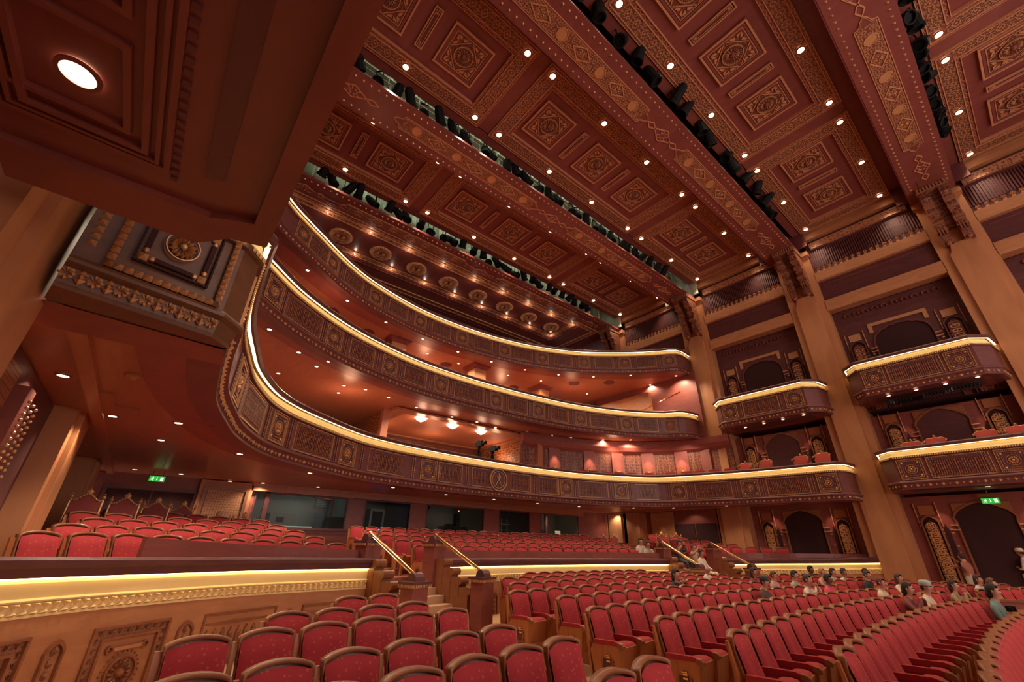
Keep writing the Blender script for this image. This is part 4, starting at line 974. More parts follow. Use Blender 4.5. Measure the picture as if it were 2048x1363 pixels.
# ------------------------------------------------------------------ floors
def ztop(x, y):
    """height of the seat-back tops over the raked stalls"""
    t = max(0, -x-4.0); z = -.87+.0375*t
    k = max(0, min(1, (5.0-y)/1.2))*max(0, min(1, (x+8)/3)); return z+.075*k
g = MB(); nx_, ny_ = 26, 24
g.grid(lambda a, b_: (9-a*20.5, YN-.3+b_*24.2, ztop(9-a*20.5, YN-.3+b_*24.2)-1.02), nx_, ny_)
tag(g.build('floor', M['floor']), kind='structure')
# raised parterre: front wall with LED cove, ledge, carved panels
def wpt(u, v, y=None, x=None):
    p = aty(u, v, y) if y is not None else atx(u, v, x); return (p.x, p.y, p.z)
WA = [(-6.0, -1.6, -.335), wpt(0, 1158, x=-6.95), wpt(150, 1152, x=-7.6), wpt(300, 1147, x=-8.25), wpt(520, 1140, x=-9.2), wpt(745, 1136, x=-9.9)]
WB = [wpt(880, 1134, x=-10.35), wpt(1000, 1131, x=-10.6), wpt(1100, 1129.5, x=-10.75), wpt(1220, 1128.5, x=-10.65), wpt(1340, 1128, x=-10.2)]
WC = [wpt(1440, 1128, x=-9.55), wpt(1520, 1127, x=-8.7), wpt(1600, 1126.5, x=-7.4), wpt(1690, 1126, x=-6.1), (-4.95, 22.85, -.40)]
def wall_seg(pts3, name, label, panels):
    root = empty(name, label=label, cat='parapet wall', group=None)
    P3 = [Vector(p) for p in crom([tuple(p) for p in pts3], 8)] if False else None
    q = [Vector(p) for p in pts3]; full = []
    Q = [2*q[0]-q[1]]+q+[2*q[-1]-q[-2]]
    for i in range(1, len(Q)-2):
        a, b_, c, d = Q[i-1:i+3]
        for k in range(6):
            t = k/6; full.append(.5*((2*b_)+(-a+c)*t+(2*a-5*b_+4*c-d)*t*t+(-a+3*b_-3*c+d)*t**3))
    full.append(q[-1]); P = [(p.x, p.y) for p in full]; Z = [p.z for p in full]
    S = lambda prof, nm, mt, **kw: MB().sweep(P, prof, zs=Z, **kw).build(nm, mt, root)
    S([(-.45, .20), (.10, .20), (.13, .17), (.13, .12), (.09, .09), (.07, .0), (-.45, .0)], 'ledge', M['dark_wood'])
    S([(.05, .0), (.035, -.012), (.01, .0)], 'led_strip', M['led_lo'])
    S([(-.05, .0), (-.0, .0), (.02, -.05), (.02, -.19), (.05, -.21), (-.05, -.21)], 'cove_moulding', M['cove'])
    S([(-.05, -.21), (.045, -.21), (.045, -.225), (.02, -.225), (.02, -.345), (.045, -.345), (.045, -.37), (-.05, -.37)], 'frieze_band', M['cove'])
    S([(-.1, -.37), (.03, -.37), (.03, -1.9), (-.1, -1.9)], 'wall_boarding', M['honey'])
    # carved frieze of pyramids
    cum = [0]
    for a, b_ in zip(P, P[1:]): cum.append(cum[-1]+math.dist(a, b_))
    def at(d):
        i = max(0, min(len(P)-2, int(np.searchsorted(cum, d))-1)); t = (d-cum[i])/(cum[i+1]-cum[i])
        tv = Vector((P[i+1][0]-P[i][0], P[i+1][1]-P[i][1])).normalized()
        return Vector((P[i][0]+(P[i+1][0]-P[i][0])*t, P[i][1]+(P[i+1][1]-P[i][1])*t, Z[i]+(Z[i+1]-Z[i])*t)), tv
    g = MB(); n = int(cum[-1]/.115)
    for i in range(n):
        p, t = at((i+.5)*cum[-1]/n); nv = Vector((t.y, -t.x, 0)); tv = Vector((t.x, t.y, 0)); up_ = Vector((0, 0, 1)); c = p+nv*.022+up_*(-.285)
        for s_ in (-1, 1):
            a = c+tv*(-.05)+up_*(s_*.055); b_ = c+tv*.05+up_*(s_*.055); m_ = c+nv*.065+up_*(s_*.035); z_ = c
            g.add([a, b_, z_, m_], [(0, 1, 3), (1, 2, 3), (2, 0, 3)])
        m_ = c+nv*.03
        g.add([c+tv*(-.05)+up_*.05, c+tv*(-.05)-up_*.05, c, c+tv*-.04+nv*.035], [(0, 3, 1), (1, 3, 2), (2, 3, 0)])
    g.build('carved_frieze', M['cove'], root, kind='stuff')
    for (d0, d1, kd) in panels(cum[-1]):
        p, t = at((d0+d1)/2); hw = (d1-d0)/2
        mt_ = Matrix(((t.x, t.y, 0, p.x+t.y*.03), (t.y, -t.x, 0, p.y-t.x*.03), (0, 0, 1, p.z), (0, 0, 0, 1)))
        g = MB(); top, bot = -.56, -1.62
        if kd == 'w':
            g.ring([(-hw, bot), (hw, bot), (hw, top), (-hw, top)], [(-hw+.03, bot+.03), (hw-.03, bot+.03), (hw-.03, top-.03), (-hw+.03, top-.03)], 'y', 0, .05, 0)
            g.ring([(-hw+.03, bot+.03), (hw-.03, bot+.03), (hw-.03, top-.03), (-hw+.03, top-.03)], [(-hw+.12, bot+.12), (hw-.12, bot+.12), (hw-.12, top-.12), (-hw+.12, top-.12)], 'y', 0, .015, 1)
            g.ring([(-hw+.12, bot+.12), (hw-.12, bot+.12), (hw-.12, top-.12), (-hw+.12, top-.12)], [(-hw+.15, bot+.15), (hw-.15, bot+.15), (hw-.15, top-.15), (-hw+.15, top-.15)], 'y', 0, .05, 0)
            n = int((2*hw-.1)/.1)
            for i in range(n):
                x = -hw+.1+i*(2*hw-.2)/max(1, n-1)
                for z in (top-.075, bot+.075):
                    for a in (-.6, 0, .6): g.add([(x, .012, z-.035), (x+.035*math.sin(a)-.008, .03, z+.03*math.cos(a)), (x+.035*math.sin(a)+.008, .012, z+.03*math.cos(a))], [(0, 1, 2)], 0)
            for q_ in (-1, 1):
                n2 = 9
                for i in range(n2):
                    z = bot+.15+i*(top-bot-.3)/(n2-1)
                    for a in (-.6, 0, .6): g.add([(q_*(hw-.04), .012, z-.04), (q_*(hw-.075)+.03*math.sin(a), .03, z+.03*math.cos(a)), (q_*(hw-.075)+.03*math.sin(a)+.012, .012, z+.03*math.cos(a))], [(0, 1, 2)], 0)
            w2 = hw-.3
            for z in (top-.26, bot+.26):
                if w2 > .1: g.box(-w2, w2, .0, .035, z-.02, z+.02, 2)
                for q_ in (-1, 1): g.ring(circ(.045, 12, q_*(w2+.03), z), circ(.028, 12, q_*(w2+.03), z), 'y', 0, .035, 0)
            r_ = min(hw-.3, .27)
            if r_ > .1:
                pt = petals(.05, r_*.8, 14, .04, .03, 0, 1); pt.ball((0, 0, .02), .05, 8, 4); pt.ring(circ(r_, 24), circ(r_-.02, 24), 'z', 0, .035)
                for i in range(26): pt.ball(((r_+.04)*math.cos(i*2*PI/26), (r_+.04)*math.sin(i*2*PI/26), .01), .014, 5, 3)
                pt.xf(lambda p_: (p_[0], p_[2]+.01, p_[1]+(top+bot)/2)); g.merge(pt, mi=0)
            nm = 'carved_panel'
        elif kd == 'r':
            g.ring([(-hw, bot), (hw, bot), (hw, top), (-hw, top)], [(-hw+.03, bot+.03), (hw-.03, bot+.03), (hw-.03, top-.03), (-hw+.03, top-.03)], 'y', 0, .05, 0)
            g.box(-hw+.04, hw-.04, 0, .03, top-.16, top-.13, 0); n = int((2*hw-.16)/.11)
            for i in range(n):
                x = -hw+.1+i*(2*hw-.2)/max(1, n-1); g.prism([(x-.032, bot+.08), (x+.032, bot+.08), (x+.032, top-.28), (x, top-.21), (x-.032, top-.28)], 'y', 0, .045, 1); g.box(x-.008, x+.008, .045, .055, bot+.1, top-.3, 0)
            nm = 'ribbed_panel'
        else:
            g.ring(arch_pts(0, bot, hw, top-.22, .14, n=5)+[], arch_pts(0, bot+.03, hw-.025, top-.23, .11, n=5), 'y', 0, .04, 0)
            for i in range(8): g.ball((0, .015, bot+.12+i*.11), .04, 6, 4, sc=(.8, .7, 1.1), mi=1)
            nm = 'carved_strip'
        ob(nm, g.mesh(nm, [M['rim'], M['carve'], M['honey']]), root, mw=mt_)
    return root, P, Z, at, cum[-1]
def pan1(L_):
    return [(.55, 1.75, 'w'), (2.0, 2.22, 's'), (2.52, 3.5, 'w'), (3.66, 3.9, 's'), (4.05, 5.3, 'r'), (5.45, 5.68, 's'), (5.8, L_-.2, 'r')]
def pan2(L_):
    out = []; d = .4
    while d+1.7 < L_: out += [(d, d+1.3, 'r'), (d+1.42, d+1.62, 's')]; d += 1.8
    return out
W1, WP1, WZ1, wat1, WL1 = wall_seg(WA, 'parterre_wall', 'honey wood carved wall with glowing cove at left, beside the nearest stair', pan1)
W2, WP2, WZ2, wat2, WL2 = wall_seg(WB, 'parterre_wall', 'carved wall with glowing cove between the two stairs', pan2)
W3, WP3, WZ3, wat3, WL3 = wall_seg(WC, 'parterre_wall', 'carved wall with glowing cove right of the far stair, ending at the pillar', pan2)
# dark upper parapets standing on the ledge
def inner(P, off):
    out = []
    for i in range(len(P)):
        a = P[max(0, i-1)]; b_ = P[min(len(P)-1, i+1)]; l = math.dist(a, b_); nx, ny = (b_[1]-a[1])/l, -(b_[0]-a[0])/l
        out.append((P[i][0]-nx*off, P[i][1]-ny*off))
    return out
def parapet(P, Z, i0, i1, h0, h1, label):
    g = MB(); n = i1-i0; v = []
    A, B_ = inner(P, .28), inner(P, .36)
    for i in range(i0, i1+1):
        h = h0+(h1-h0)*(i-i0)/n; v += [(*A[i], Z[i]+.19), (*A[i], h), (*B_[i], h), (*B_[i], Z[i]+.19)]
    g.add(v, [(i*4+k, (i+1)*4+k, (i+1)*4+(k+1) % 4, i*4+(k+1) % 4) for i in range(n) for k in range(4)]+[(0, 1, 2, 3), (n*4+3, n*4+2, n*4+1, n*4)])
    return tag(g.build('parapet_board', M['red_wood']), label, 'parapet')
parapet(WP1, WZ1, 18, len(WP1)-1, .06, -.12, 'plain dark red parapet board standing on the ledge at left')
parapet(WP2, WZ2, 0, len(WP2)-1, -.10, -.16, 'plain dark red parapet board on the ledge between the stairs')
parapet(WP3, WZ3, 0, len(WP3)-1, -.13, -.10, 'plain dark red parapet board on the ledge right of the far stair')
# stepped parterre floor behind the ledges
def inner(P, off):
    out = []
    for i in range(len(P)):
        a = P[max(0, i-1)]; b_ = P[min(len(P)-1, i+1)]; l = math.dist(a, b_); nx, ny = (b_[1]-a[1])/l, -(b_[0]-a[0])/l
        out.append((P[i][0]-nx*off, P[i][1]-ny*off))
    return out
allW = WP1+WP2+WP3
g = MB()
def pz(k): return -.92+.15*k
for k in range(8):
    a_, b_ = inner(allW, .4+.95*k), inner(allW, .4+.95*(k+1))
    for i in range(len(allW)-1):
        g.add([(*a_[i], pz(k)), (*a_[i+1], pz(k)), (*b_[i+1], pz(k)), (*b_[i], pz(k))], [(0, 1, 2, 3)])
        g.add([(*b_[i], pz(k)), (*b_[i+1], pz(k)), (*b_[i+1], pz(k+1)), (*b_[i], pz(k+1))], [(0, 1, 2, 3)])
tag(g.build('floor_parterre', M['carpet']), kind='structure')

# ------------------------------------------------------------------ theatre seat (faces +x, origin on the floor)
SW = .54
def seat_meshes():
    hw = .235
    def back(u, v, off):      # u across -1..1, v up 0..1
        y = u*hw; z = .40+v*.56+.035*(1-u*u)*v; x = -.20-.15*v+.045*u*u+off
        return (x, y, z)
    sh = MB()
    sh.grid(lambda a, b_: back(-(a*2-1)*1.02, b_, -.05), 8, 6)
    # curved rim over the top and down both sides
    rim = []
    for i in range(7): rim.append((-1, i/6*.97, 0))
    rim.append((-.985, .99, 0))
    for i in range(1, 14): rim.append(((-1+2*i/14)*(1.05 if i in (1, 13) else 1), 1.0 if 1 < i < 13 else .995, 0))
    rim.append((.985, .99, 0))
    for i in range(6, -1, -1): rim.append((1, i/6*.97, 0))
    prev = None; k = 0; v = []; f = []
    for (u, vv, _) in rim:
        c = Vector(back(u, vv, -.01)); out = Vector((0, u if abs(u) > .97 else u*.3, .0 if abs(u) > .97 and vv < .95 else 1)).normalized()
        sd_ = abs(u) > .97 and vv < .9; top_ = .006 if sd_ else .022
        f_ = .004 if sd_ else .034
        for (a, b_) in ((-.045, -.012), (-.045, top_-.004), (f_-.006, top_), (f_, top_-.010), (f_-.008, -.012)): v.append(tuple(c+Vector((a, 0, 0))+out*b_))
    n = len(rim)
    for i in range(n-1):
        for a in range(5): b_ = (a+1) % 5; f.append((i*5+a, (i+1)*5+a, (i+1)*5+b_, i*5+b_))
    f += [(0, 1, 2, 3, 4), tuple(range(n*5-1, n*5-6, -1))]
    sh.add(v, f)
    cu = MB()
    def cf(a, b_):
        u, v_ = (a*2-1), b_; e = max(abs(u)**6, abs(v_*2-1)**8); p = back(u*.985, v_*.978, 0); return (p[0]+.022+.05*(1-e)*(1+.25*math.exp(-((v_-.25)*5)**2)), p[1], p[2]-.012)
    cu.grid(cf, 8, 8)
    pan = MB()                # folded seat: beech underside, velvet edge on top
    pan.prism([(.02, .60), (.16, .585), (.20, .53), (.13, .27), (.03, .24), (-.06, .30)], 'y', -.2, .2)
    pan.xf(lambda p: (p[0]-.02, p[2], p[1]) if False else p)
    pn = MB(); pn.prism([(.20, .565), (.215, .56), (.155, .27), (.10, .235), (.09, .25)][::-1], 'y', -.205, .205)
    pc = MB()
    def pf(a, b_):
        y = (a*2-1)*.205; t = b_
        P_ = [(-.05, .42), (-.03, .56), (.03, .605), (.11, .61), (.17, .60), (.205, .565)]; s = t*5; i = min(4, int(s)); q = s-i
        x = P_[i][0]*(1-q)+P_[i+1][0]*q; z = P_[i][1]*(1-q)+P_[i+1][1]*q; return (x, -y, z-.012*abs(a*2-1)**3)
    pc.grid(pf, 4, 10)
    pc.add([(.05, -.205, .25), (.205, -.205, .56), (.11, -.205, .605), (-.04, -.205, .50)], [(3, 2, 1, 0)]); pc.add([(.05, .205, .25), (.205, .205, .56), (.11, .205, .605), (-.04, .205, .50)], [(0, 1, 2, 3)])
    def arm(y):
        a = MB(); x0, x1 = -.20, .23
        a.prism([(x0, .585), (x1, .60), (x1+.0, .63), (x0+.35, .652), (x0, .645)], 'y', y-.032, y+.032); return a
    def tip(y):
        a = MB(); a.prism([(.20, .585), (.26, .56), (.29, .575), (.295, .605), (.26, .63), (.20, .64)], 'y', y-.036, y+.036); return a
    def side(y, t=.018):
        a = MB(); a.prism([(-.22, .0), (.16, .0), (.20, .25), (.24, .56), (.20, .60), (-.20, .60), (-.27, .5)], 'y', y-t, y+t); a.prism([(-.24, .0), (-.15, .0), (-.27, .55), (-.33, .93), (-.36, .93)], 'y', y-t, y+t); return a
    return sh, cu, pn, pc, arm, tip, side
sh, cu, pn, pc, armf, tipf, sidef = seat_meshes()
ME_BACK = sh.mesh('seat_back', M['rim'], True); ME_CUSH = cu.mesh('back_cushion', M['velvet'], True)
ME_PAN = pn.mesh('seat_panel', M['rimhi']); ME_PC = pc.mesh('seat_cushion', M['velvet_fig'], True)
ya = -SW/2
ME_ARM = armf(ya).mesh('arm_pad', M['velvet']); ME_TIP = tipf(ya).mesh('arm_tip', M['rim']); ME_SIDE = sidef(ya).mesh('side_panel', M['rimhi'])
ME_ARM2 = armf(-ya).mesh('arm_pad', M['velvet']); ME_TIP2 = tipf(-ya).mesh('arm_tip', M['rim'])
e = sidef(-ya, .03); ME_SIDE2 = e.mesh('side_panel', M['rimhi'])
e = MB(); e.box(-.05, .1, ya-.034, ya-.03, .08, .42); e.ring([(-.07, .06), (.12, .06), (.12, .44), (-.07, .44)], [(-.05, .08), (.10, .08), (.10, .42), (-.05, .42)], 'y', ya-.04, ya-.03)
ME_END = e.mesh('end_carving', M['fil_dark'])
e = MB(); e.box(.0, .07, ya-.05, ya-.03, .47, .485); e.box(.005, .065, ya-.036, ya-.03, .40, .46); ME_PLATE = e.mesh('row_plate', M['brass'])
ME_END_L = sidef(ya, .03).mesh('side_panel', M['rimhi'])

def row_seats(xf, ys, tf=None):
    out = []
    for y in ys: out.append((xf(y), y))
    return out
C9 = .0145
seats = []   # (x, y, z_floor, rot, row label, index in row, block, last, first)
X0 = [-.92, -1.95, -3.04, -4.15, -5.2, -6.25, -7.2, -8.2, -9.12, -9.95]
YS = [5.58, 5.81, 5.90, 6.16, 5.93, 6.40, 6.05, 6.96, 7.48, 9.0]
YE = [15.2, 14.6, 16.4, 16.4, 16.4, 16.2, 16.0, 15.8, 15.2, 14.3]
BO = .30      # the top of a seat back stands this far behind the seat's origin
def face(dx, dy): return math.atan2(dy, dx)
for r, (x0, y0, y1) in enumerate(zip(X0, YS, YE)):
    y = y0+.0; idx = 1
    n = int((y1-y0)/(SW*.985))+1
    for i in range(n):
        y = y0+i*SW*.985; s = 2*C9*(y-9.4); x = x0+C9*(y-9.4)**2
        a = face(1, -s); zt = ztop(x, y)
        seats.append([x+BO*math.cos(a), y+BO*math.sin(a), zt-1.0, a, r, i+1, 'c', i == 0, i == n-1])
LEFT = [(-2.43, 3.5, 3, 'Lf'), (-3.44, 3.52, 5, 'Le'), (-4.29, 3.41, 6, 'Ld'), (-5.5, 3.58, 6, 'Lc'), (-6.33, 3.45, 4, 'Lb'), (-7.43, 3.5, 2, 'La')]
ROWL = [1, 2, 3, 4, 5, 6]
for r, (x0, y0, n, _) in enumerate(LEFT):
    for i in range(n):
        y = y0-i*.565; x = x0+(y0-y)*(.115 if r != 4 else .06); a = face(1, .10)
        seats.append([x+BO, y+BO*.1, ztop(x, y)-1.0, a, r, i+1, 'l', i == n-1, i == 0])
# far block beyond the second aisle
for r in range(2, 8):
    n = [0, 0, 7, 8, 8, 7, 6, 5][r]
    for i in range(n):
        y = 17.9+i*SW; s = 2*C9*(y-9.4)*1.25; x = X0[r]+C9*(y-9.4)**2*1.1; a = face(1, -s); zt = ztop(x, y)
        seats.append([x+BO*math.cos(a), y+BO*math.sin(a), zt-1.0, a, r, i+1, 'f', i == 0, i == n-1])
# parterre rows follow the ledge
for k in range(5):
    off = .95+.95*k
    for wi, (P, skip0, skip1) in enumerate(((WP1, 0, 0), (WP2, 0, 0), (WP3, 0, 0))):
        Q = Path([p for p in inner(P, off)][::3]+[inner(P, off)[-1]]); n = int(Q.len/(SW*1.02)); c = 0
        for i in range(n):
            p, t = Q.at((i+.5)*Q.len/n); a = math.atan2(-t.x, t.y)
            if p.y < -.72 or p.y > 22.4 or p.x < XB+1.0: continue
            c += 1
            zt = .10+.14*k-.10*max(0, min(1, (p.y-.5)/4))+(.10 if wi == 2 else 0)
            seats.append([p.x, p.y, zt-1.0, a, k, c, 'p%d' % wi, c == 1, i == n-1])
BLK = {'c': ('centre block', 'from the near aisle'), 'l': ('left block', 'from the aisle'), 'f': ('far right block', 'from its aisle'),
       'p0': ('raised parterre', 'before the near stair'), 'p1': ('raised parterre', 'between the stairs'), 'p2': ('raised parterre', 'beyond the far stair')}
occupied = []
def size_px(s):
    q = proj((s[0], s[1], s[2]+.9))
    if q is None: return 0
    d = Vector((s[0], s[1], s[2]+.8)).dot(CF)
    if q[0] < -120 or q[0] > 2180 or q[1] > 1500: return 0
    return 1/d
vis = sorted([s for s in seats if size_px(s) > 0], key=lambda s: -size_px(s))
# a seat counts among the nearest three hundred by its size in view
near, rest = vis[:300], vis[300:]
SC_ = .96
for s in near:
    x, y, z, a, r, i, blk, first, last = s
    bn, fr = BLK[blk]
    if blk[0] == 'p': lab = 'crimson theatre seat, %s from the left in %s parterre row up, %s' % (nth(i), nth(r+1), fr)
    else: lab = 'crimson theatre seat, %s from the aisle in %s stalls row back, %s' % (nth(i), nth(r+1), bn)
    root = empty('theatre_seat', (x, y, z), a, label=lab, cat='seat', group='crimson seats of the '+('raised parterre' if blk[0] == 'p' else 'stalls'))
    d = Vector((x, y, z)).dot(CF)
    ob('seat_back', ME_BACK, root); ob('back_cushion', ME_CUSH, root)
    ob('seat_panel', ME_PAN, root); ob('seat_cushion', ME_PC, root)
    ob('arm_pad', ME_ARM, root); ob('arm_tip', ME_TIP, root); ob('side_panel', ME_END_L if first else ME_SIDE, root)
    if first: ob('end_carving', ME_END, root); ob('row_plate', ME_PLATE, root)
    if last: ob('arm_pad', ME_ARM2, root); ob('arm_tip', ME_TIP2, root); ob('side_panel', ME_SIDE2, root)
g = MB()
mb_all = [(sh, 0), (cu, 1), (pn, 2), (pc, 3), (armf(ya), 1), (tipf(ya), 0)]
for s in rest:
    m_ = Matrix.Translation(s[:3]) @ Matrix.Rotation(s[3], 4, 'Z')
    for q, mi in mb_all: g.merge(q, m_, mi=mi)
if rest: tag(g.build('theatre_seats', [M['rim'], M['velvet'], M['rimhi'], M['velvet_fig']], smooth=True), 'distant crimson theatre seats of the farthest rows', 'seat', 'crimson seats, farthest rows', 'stuff')
print('seats', len(seats), len(near), len(rest))

# ------------------------------------------------------------------ stairs with brass rails
def stair(pa, pb, label, tag_):
    """pa, pb: wall ends either side of the stair (x, y, z)"""
    a, b_ = Vector(pa), Vector(pb); t = (b_-a); t.z = 0; wd = t.length; t.normalize(); n = Vector((t.y, -t.x, 0)); fz = ztop(a.x, a.y)-1.02
    root = empty('stair', tuple((a+b_)/2*Vector((1, 1, 0))+Vector((0, 0, fz))), label=label, cat='stair')
    o = (a+b_)/2; o = Vector((o.x, o.y, fz))
    M4 = Matrix(((n.x, t.x, 0, 0), (n.y, t.y, 0, 0), (0, 0, 1, 0), (0, 0, 0, 1)))
    top = -.92-fz
    g = MB()
    k = 5
    for i in range(k): g.box(-.4, 1.25-i*.3, -wd/2+.12, wd/2-.12, 0 if i == 0 else top*i/k, top*(i+1)/k)
    ob('step', g.mesh('steps', M['floor']), root, mw=M4)
    for q in (-1, 1):
        y = q*(wd/2+.0)
        for xa_, xb_, h_ in ((-.45, -.05, top+.95), (1.25, 1.6, .98)):
            g = MB(); g.box(xa_, xb_, y-.2, y+.2, 0, h_); ob('newel', g.mesh('newel', M['red_wood']), root, mw=M4)
        for zz, x0, x1 in ((top+.95, -.5, 0), (.98, 1.2, 1.65)):
            g = MB()
            g.box(x0, x1, y-.24, y+.24, zz, zz+.05, 0)
            for i in range(11): g.box(x1, x1+.015, y-.22+i*.042, y-.20+i*.042, zz-.05, zz, 1); 
            for i in range(11): g.box(x0+.03+i*.042, x0+.05+i*.042, y-.255, y-.24, zz-.05, zz, 1)
            g.prism([(x0+.12+.13-.13*math.cos(PI*j/6), zz+.05+.15*math.sin(PI*j/6)) for j in range(7)], 'y', y-.12, y+.12, 0)
            ob('newel_cap', g.mesh('newel_cap', [M['dark_wood'], M['gold']]), root, mw=M4)
        g = MB()                                          # stepped string with rolled ends
        for i in range(4):
            zz = top+.62-i*.19; x = .05+i*.29
            g.box(x-.1, x+.18, y-.13, y+.13, 0, zz); g.tube((x+.18, y-.14, zz-.07), (x+.18, y+.14, zz-.07), .085, 10)
        ob('string', g.mesh('string', M['rim']), root, mw=M4)
        g = MB(); g.tube((-.25, y, top+1.17), (1.42, y, 1.14), .028, 8); g.tube((-.25, y, top+1.12), (1.42, y, 1.09), .016, 6); g.ball((-.25, y, top+1.17), .04, 8, 5); g.ball((1.42, y, 1.14), .04, 8, 5)
        g.tube((-.25, y, top+1.0), (-.25, y, top+1.17), .02, 6); g.tube((1.42, y, 1.0), (1.42, y, 1.14), .02, 6)
        ob('brass_rail', g.mesh('brass_rail', M['brass']), root, mw=M4)
    return root
stair(WA[-1], WB[0], 'near stair with two brass handrails between carved red newels', 1)
stair(WB[-1], WC[0], 'far stair with two brass handrails and people sitting on it', 2)
# ------------------------------------------------------------------ ceiling downlights
dl = MB(); dl.ring(circ(.145, 20), circ(.10, 20), 'z', -.03, .0, 0); DLR = dl.mesh('trim_ring', M['rim'])
dl = MB(); dl.lathe([(0, -.045), (.06, -.038), (.10, -.01), (.10, 0)], n=16); DLL = dl.mesh('lens', M['bulb'])
nl = 0
panel_nm = ['near', 'middle', 'far']; bay_nm = ['rearmost', 'third', 'second', 'front']
for bi, (xa, xb) in enumerate(LX):
    for pi_, (y0, y1) in enumerate(LY):
        if bi == 3 and pi_ == 0: continue
        ys = [y0+(y1-y0)*k/(3 if pi_ == 1 else 2) for k in range(4 if pi_ == 1 else 3)]
        for si, x in enumerate((xa, xb)):
            for k, y in enumerate(ys):
                q = proj((x, y, CZ))
                if q is None or not (-60 < q[0] < 2110 and -120 < q[1] < 900): continue
                r = empty('ceiling_downlight', (x, y, CZ-.03), label='round downlight, %s on the %s edge of the %s coffer, %s bay' % (nth(k+1), ('rear', 'stage')[si], panel_nm[pi_], bay_nm[bi]), cat='light', group='round downlights of the ceiling coffers')
                ob('trim_ring', DLR, r); ob('lens', DLL, r)
                lamp('SPOT', (x, y, CZ-.12), 210, WARM, .09, (0, 0, 0), 1.5, .7, name='downlight_light'); nl += 1
# star downlights of the upper ceiling
sl = MB(); sl.ring(circ(.06, 12), circ(.035, 12), 'z', -.02, 0, 0); sl.prism(circ(.035, 10), 'z', -.02, -.008, 1); SLM = sl.mesh('star_light', [M['rim'], M['bulb_far']])
for rn, x, ys in (('stage side', -17.14, [.7+2.1*i for i in range(10)]), ('rear', -19.36, [2.85+2.1*i for i in range(9)])):
    for i, y in enumerate(ys): tag(ob('star_downlight', SLM, None, loc=(x, y, 14-.03)), 'tiny bright downlight, %s in the %s row beside the fluted medallions' % (nth(i+1), rn), 'light', 'small downlights of the upper ceiling'); lamp('POINT', (x, y, 13.75), 5.0, WARM, .04, name='star_fill')  # extra point light below each fixture, added to brighten the ceiling
# soffit downlights placed where the photograph shows them
sd = MB(); sd.ring(circ(.085, 16), circ(.06, 16), 'z', -.012, 0, 0); sd.prism(circ(.06, 14), 'z', -.012, -.004, 1); SDM = sd.mesh('soffit_light', [M['rim'], M['bulb_s']])
SOFP = {1.90: (Path(T1P), 1.84, .75, 1.93), 5.45: (Path(T2P), 5.38, .7, 5.46), 9.2: (Path(T3P), 9.17, 1.0, 9.25)}
def soff(pts, z, where, power, spot=1.9, sz=1):
    P_, zr, off, zi = SOFP.get(z, (None, z, 0, z)); z0_ = z
    for i, (u, v) in enumerate(pts):
        z = z0_; q = atz(u, v, z)
        if P_ and 'box' not in where:
            q = atz(u, v, zr-.005); l = P_.nearest(q); pp, t = P_.at(l); nv = Vector((t.y, -t.x)); s_ = (Vector(q[:2])-pp).dot(nv)
            if s_ > -off:
                if s_ > -.15: q = Vector((*(Vector(q[:2])-nv*(s_+.18)), zr))
                z = zr-.002
            else: z = zi-.002; q = atz(u, v, z)
        o = tag(ob('soffit_downlight', SDM, None, loc=(q.x, q.y, z)), 'small round downlight, %s from the left under the %s' % (nth(i+1), where), 'light', 'soffit downlights under the '+where)
        if power: lamp('SPOT', (q.x, q.y, z-.05), power, WARM, .05, (0, 0, 0), spot, .6, name='soffit_light')
soff([(93, 637), (127, 750), (226, 831), (270, 938), (322, 879), (357, 845), (362, 947), (401, 782)], 1.90, 'lowest balcony near the left pillars', 70, 2.2)
soff([(473, 865), (480, 907), (572, 918), (478, 866+40-0)][:3]+[(460, 962), (526, 965), (620, 945), (636, 973), (690, 981), (678, 952), (743, 964), (786, 974), (825, 1002), (892, 988), (988, 998), (1030, 1011), (1075, 1006), (1112, 1020), (1158, 1012), (1183, 1026), (1230, 1025), (1267, 1015), (1245, 1030), (1262, 1032), (1342, 1028), (1347, 1015), (1378, 1016), (1387, 1028), (1437, 1023), (1453, 1011)], 1.90, 'lowest balcony above the parterre', 75, 2.4)
soff([(618, 541), (662, 622), (539, 658), (598, 704), (557, 746), (633, 732), (688, 770), (657, 722), (677, 785), (731, 778), (777, 794), (795, 816), (833, 814), (904, 833), (954, 843), (991, 854), (1054, 864), (1104, 871), (1107, 882), (1142, 875), (1161, 884), (1206, 879), (1218, 886), (1261, 879), (1275, 885), (1315, 877), (1335, 883), (1370, 874)], 5.45, 'middle balcony', 150, 2.6)
soff([(615, 540), (695, 601), (742, 664), (772, 644), (846, 677), (855, 706), (865, 730), (852, 743), (916, 703), (917, 726), (983, 723), (1016, 750), (1050, 739), (1027, 775), (1082, 761), (1117, 749), (1148, 767), (1174, 787), (1187, 753), (1219, 767), (1261, 750), (1300, 769), (1339, 739), (1352, 751)], 9.2, 'uppermost balcony', 170, 2.6)
soff([(1491, 854), (1528, 846), (1566, 838), (1607, 829)], 5.45, 'upper box beside the second pillar', 16)
soff([(1777, 791), (1832, 779), (1891, 767), (1955, 753)], 5.6, 'upper box at the right edge', 16)
soff([(1555, 1005), (1569, 1004), (1652, 998), (1975, 972)], 1.9, 'lower boxes of the far wall', 20)
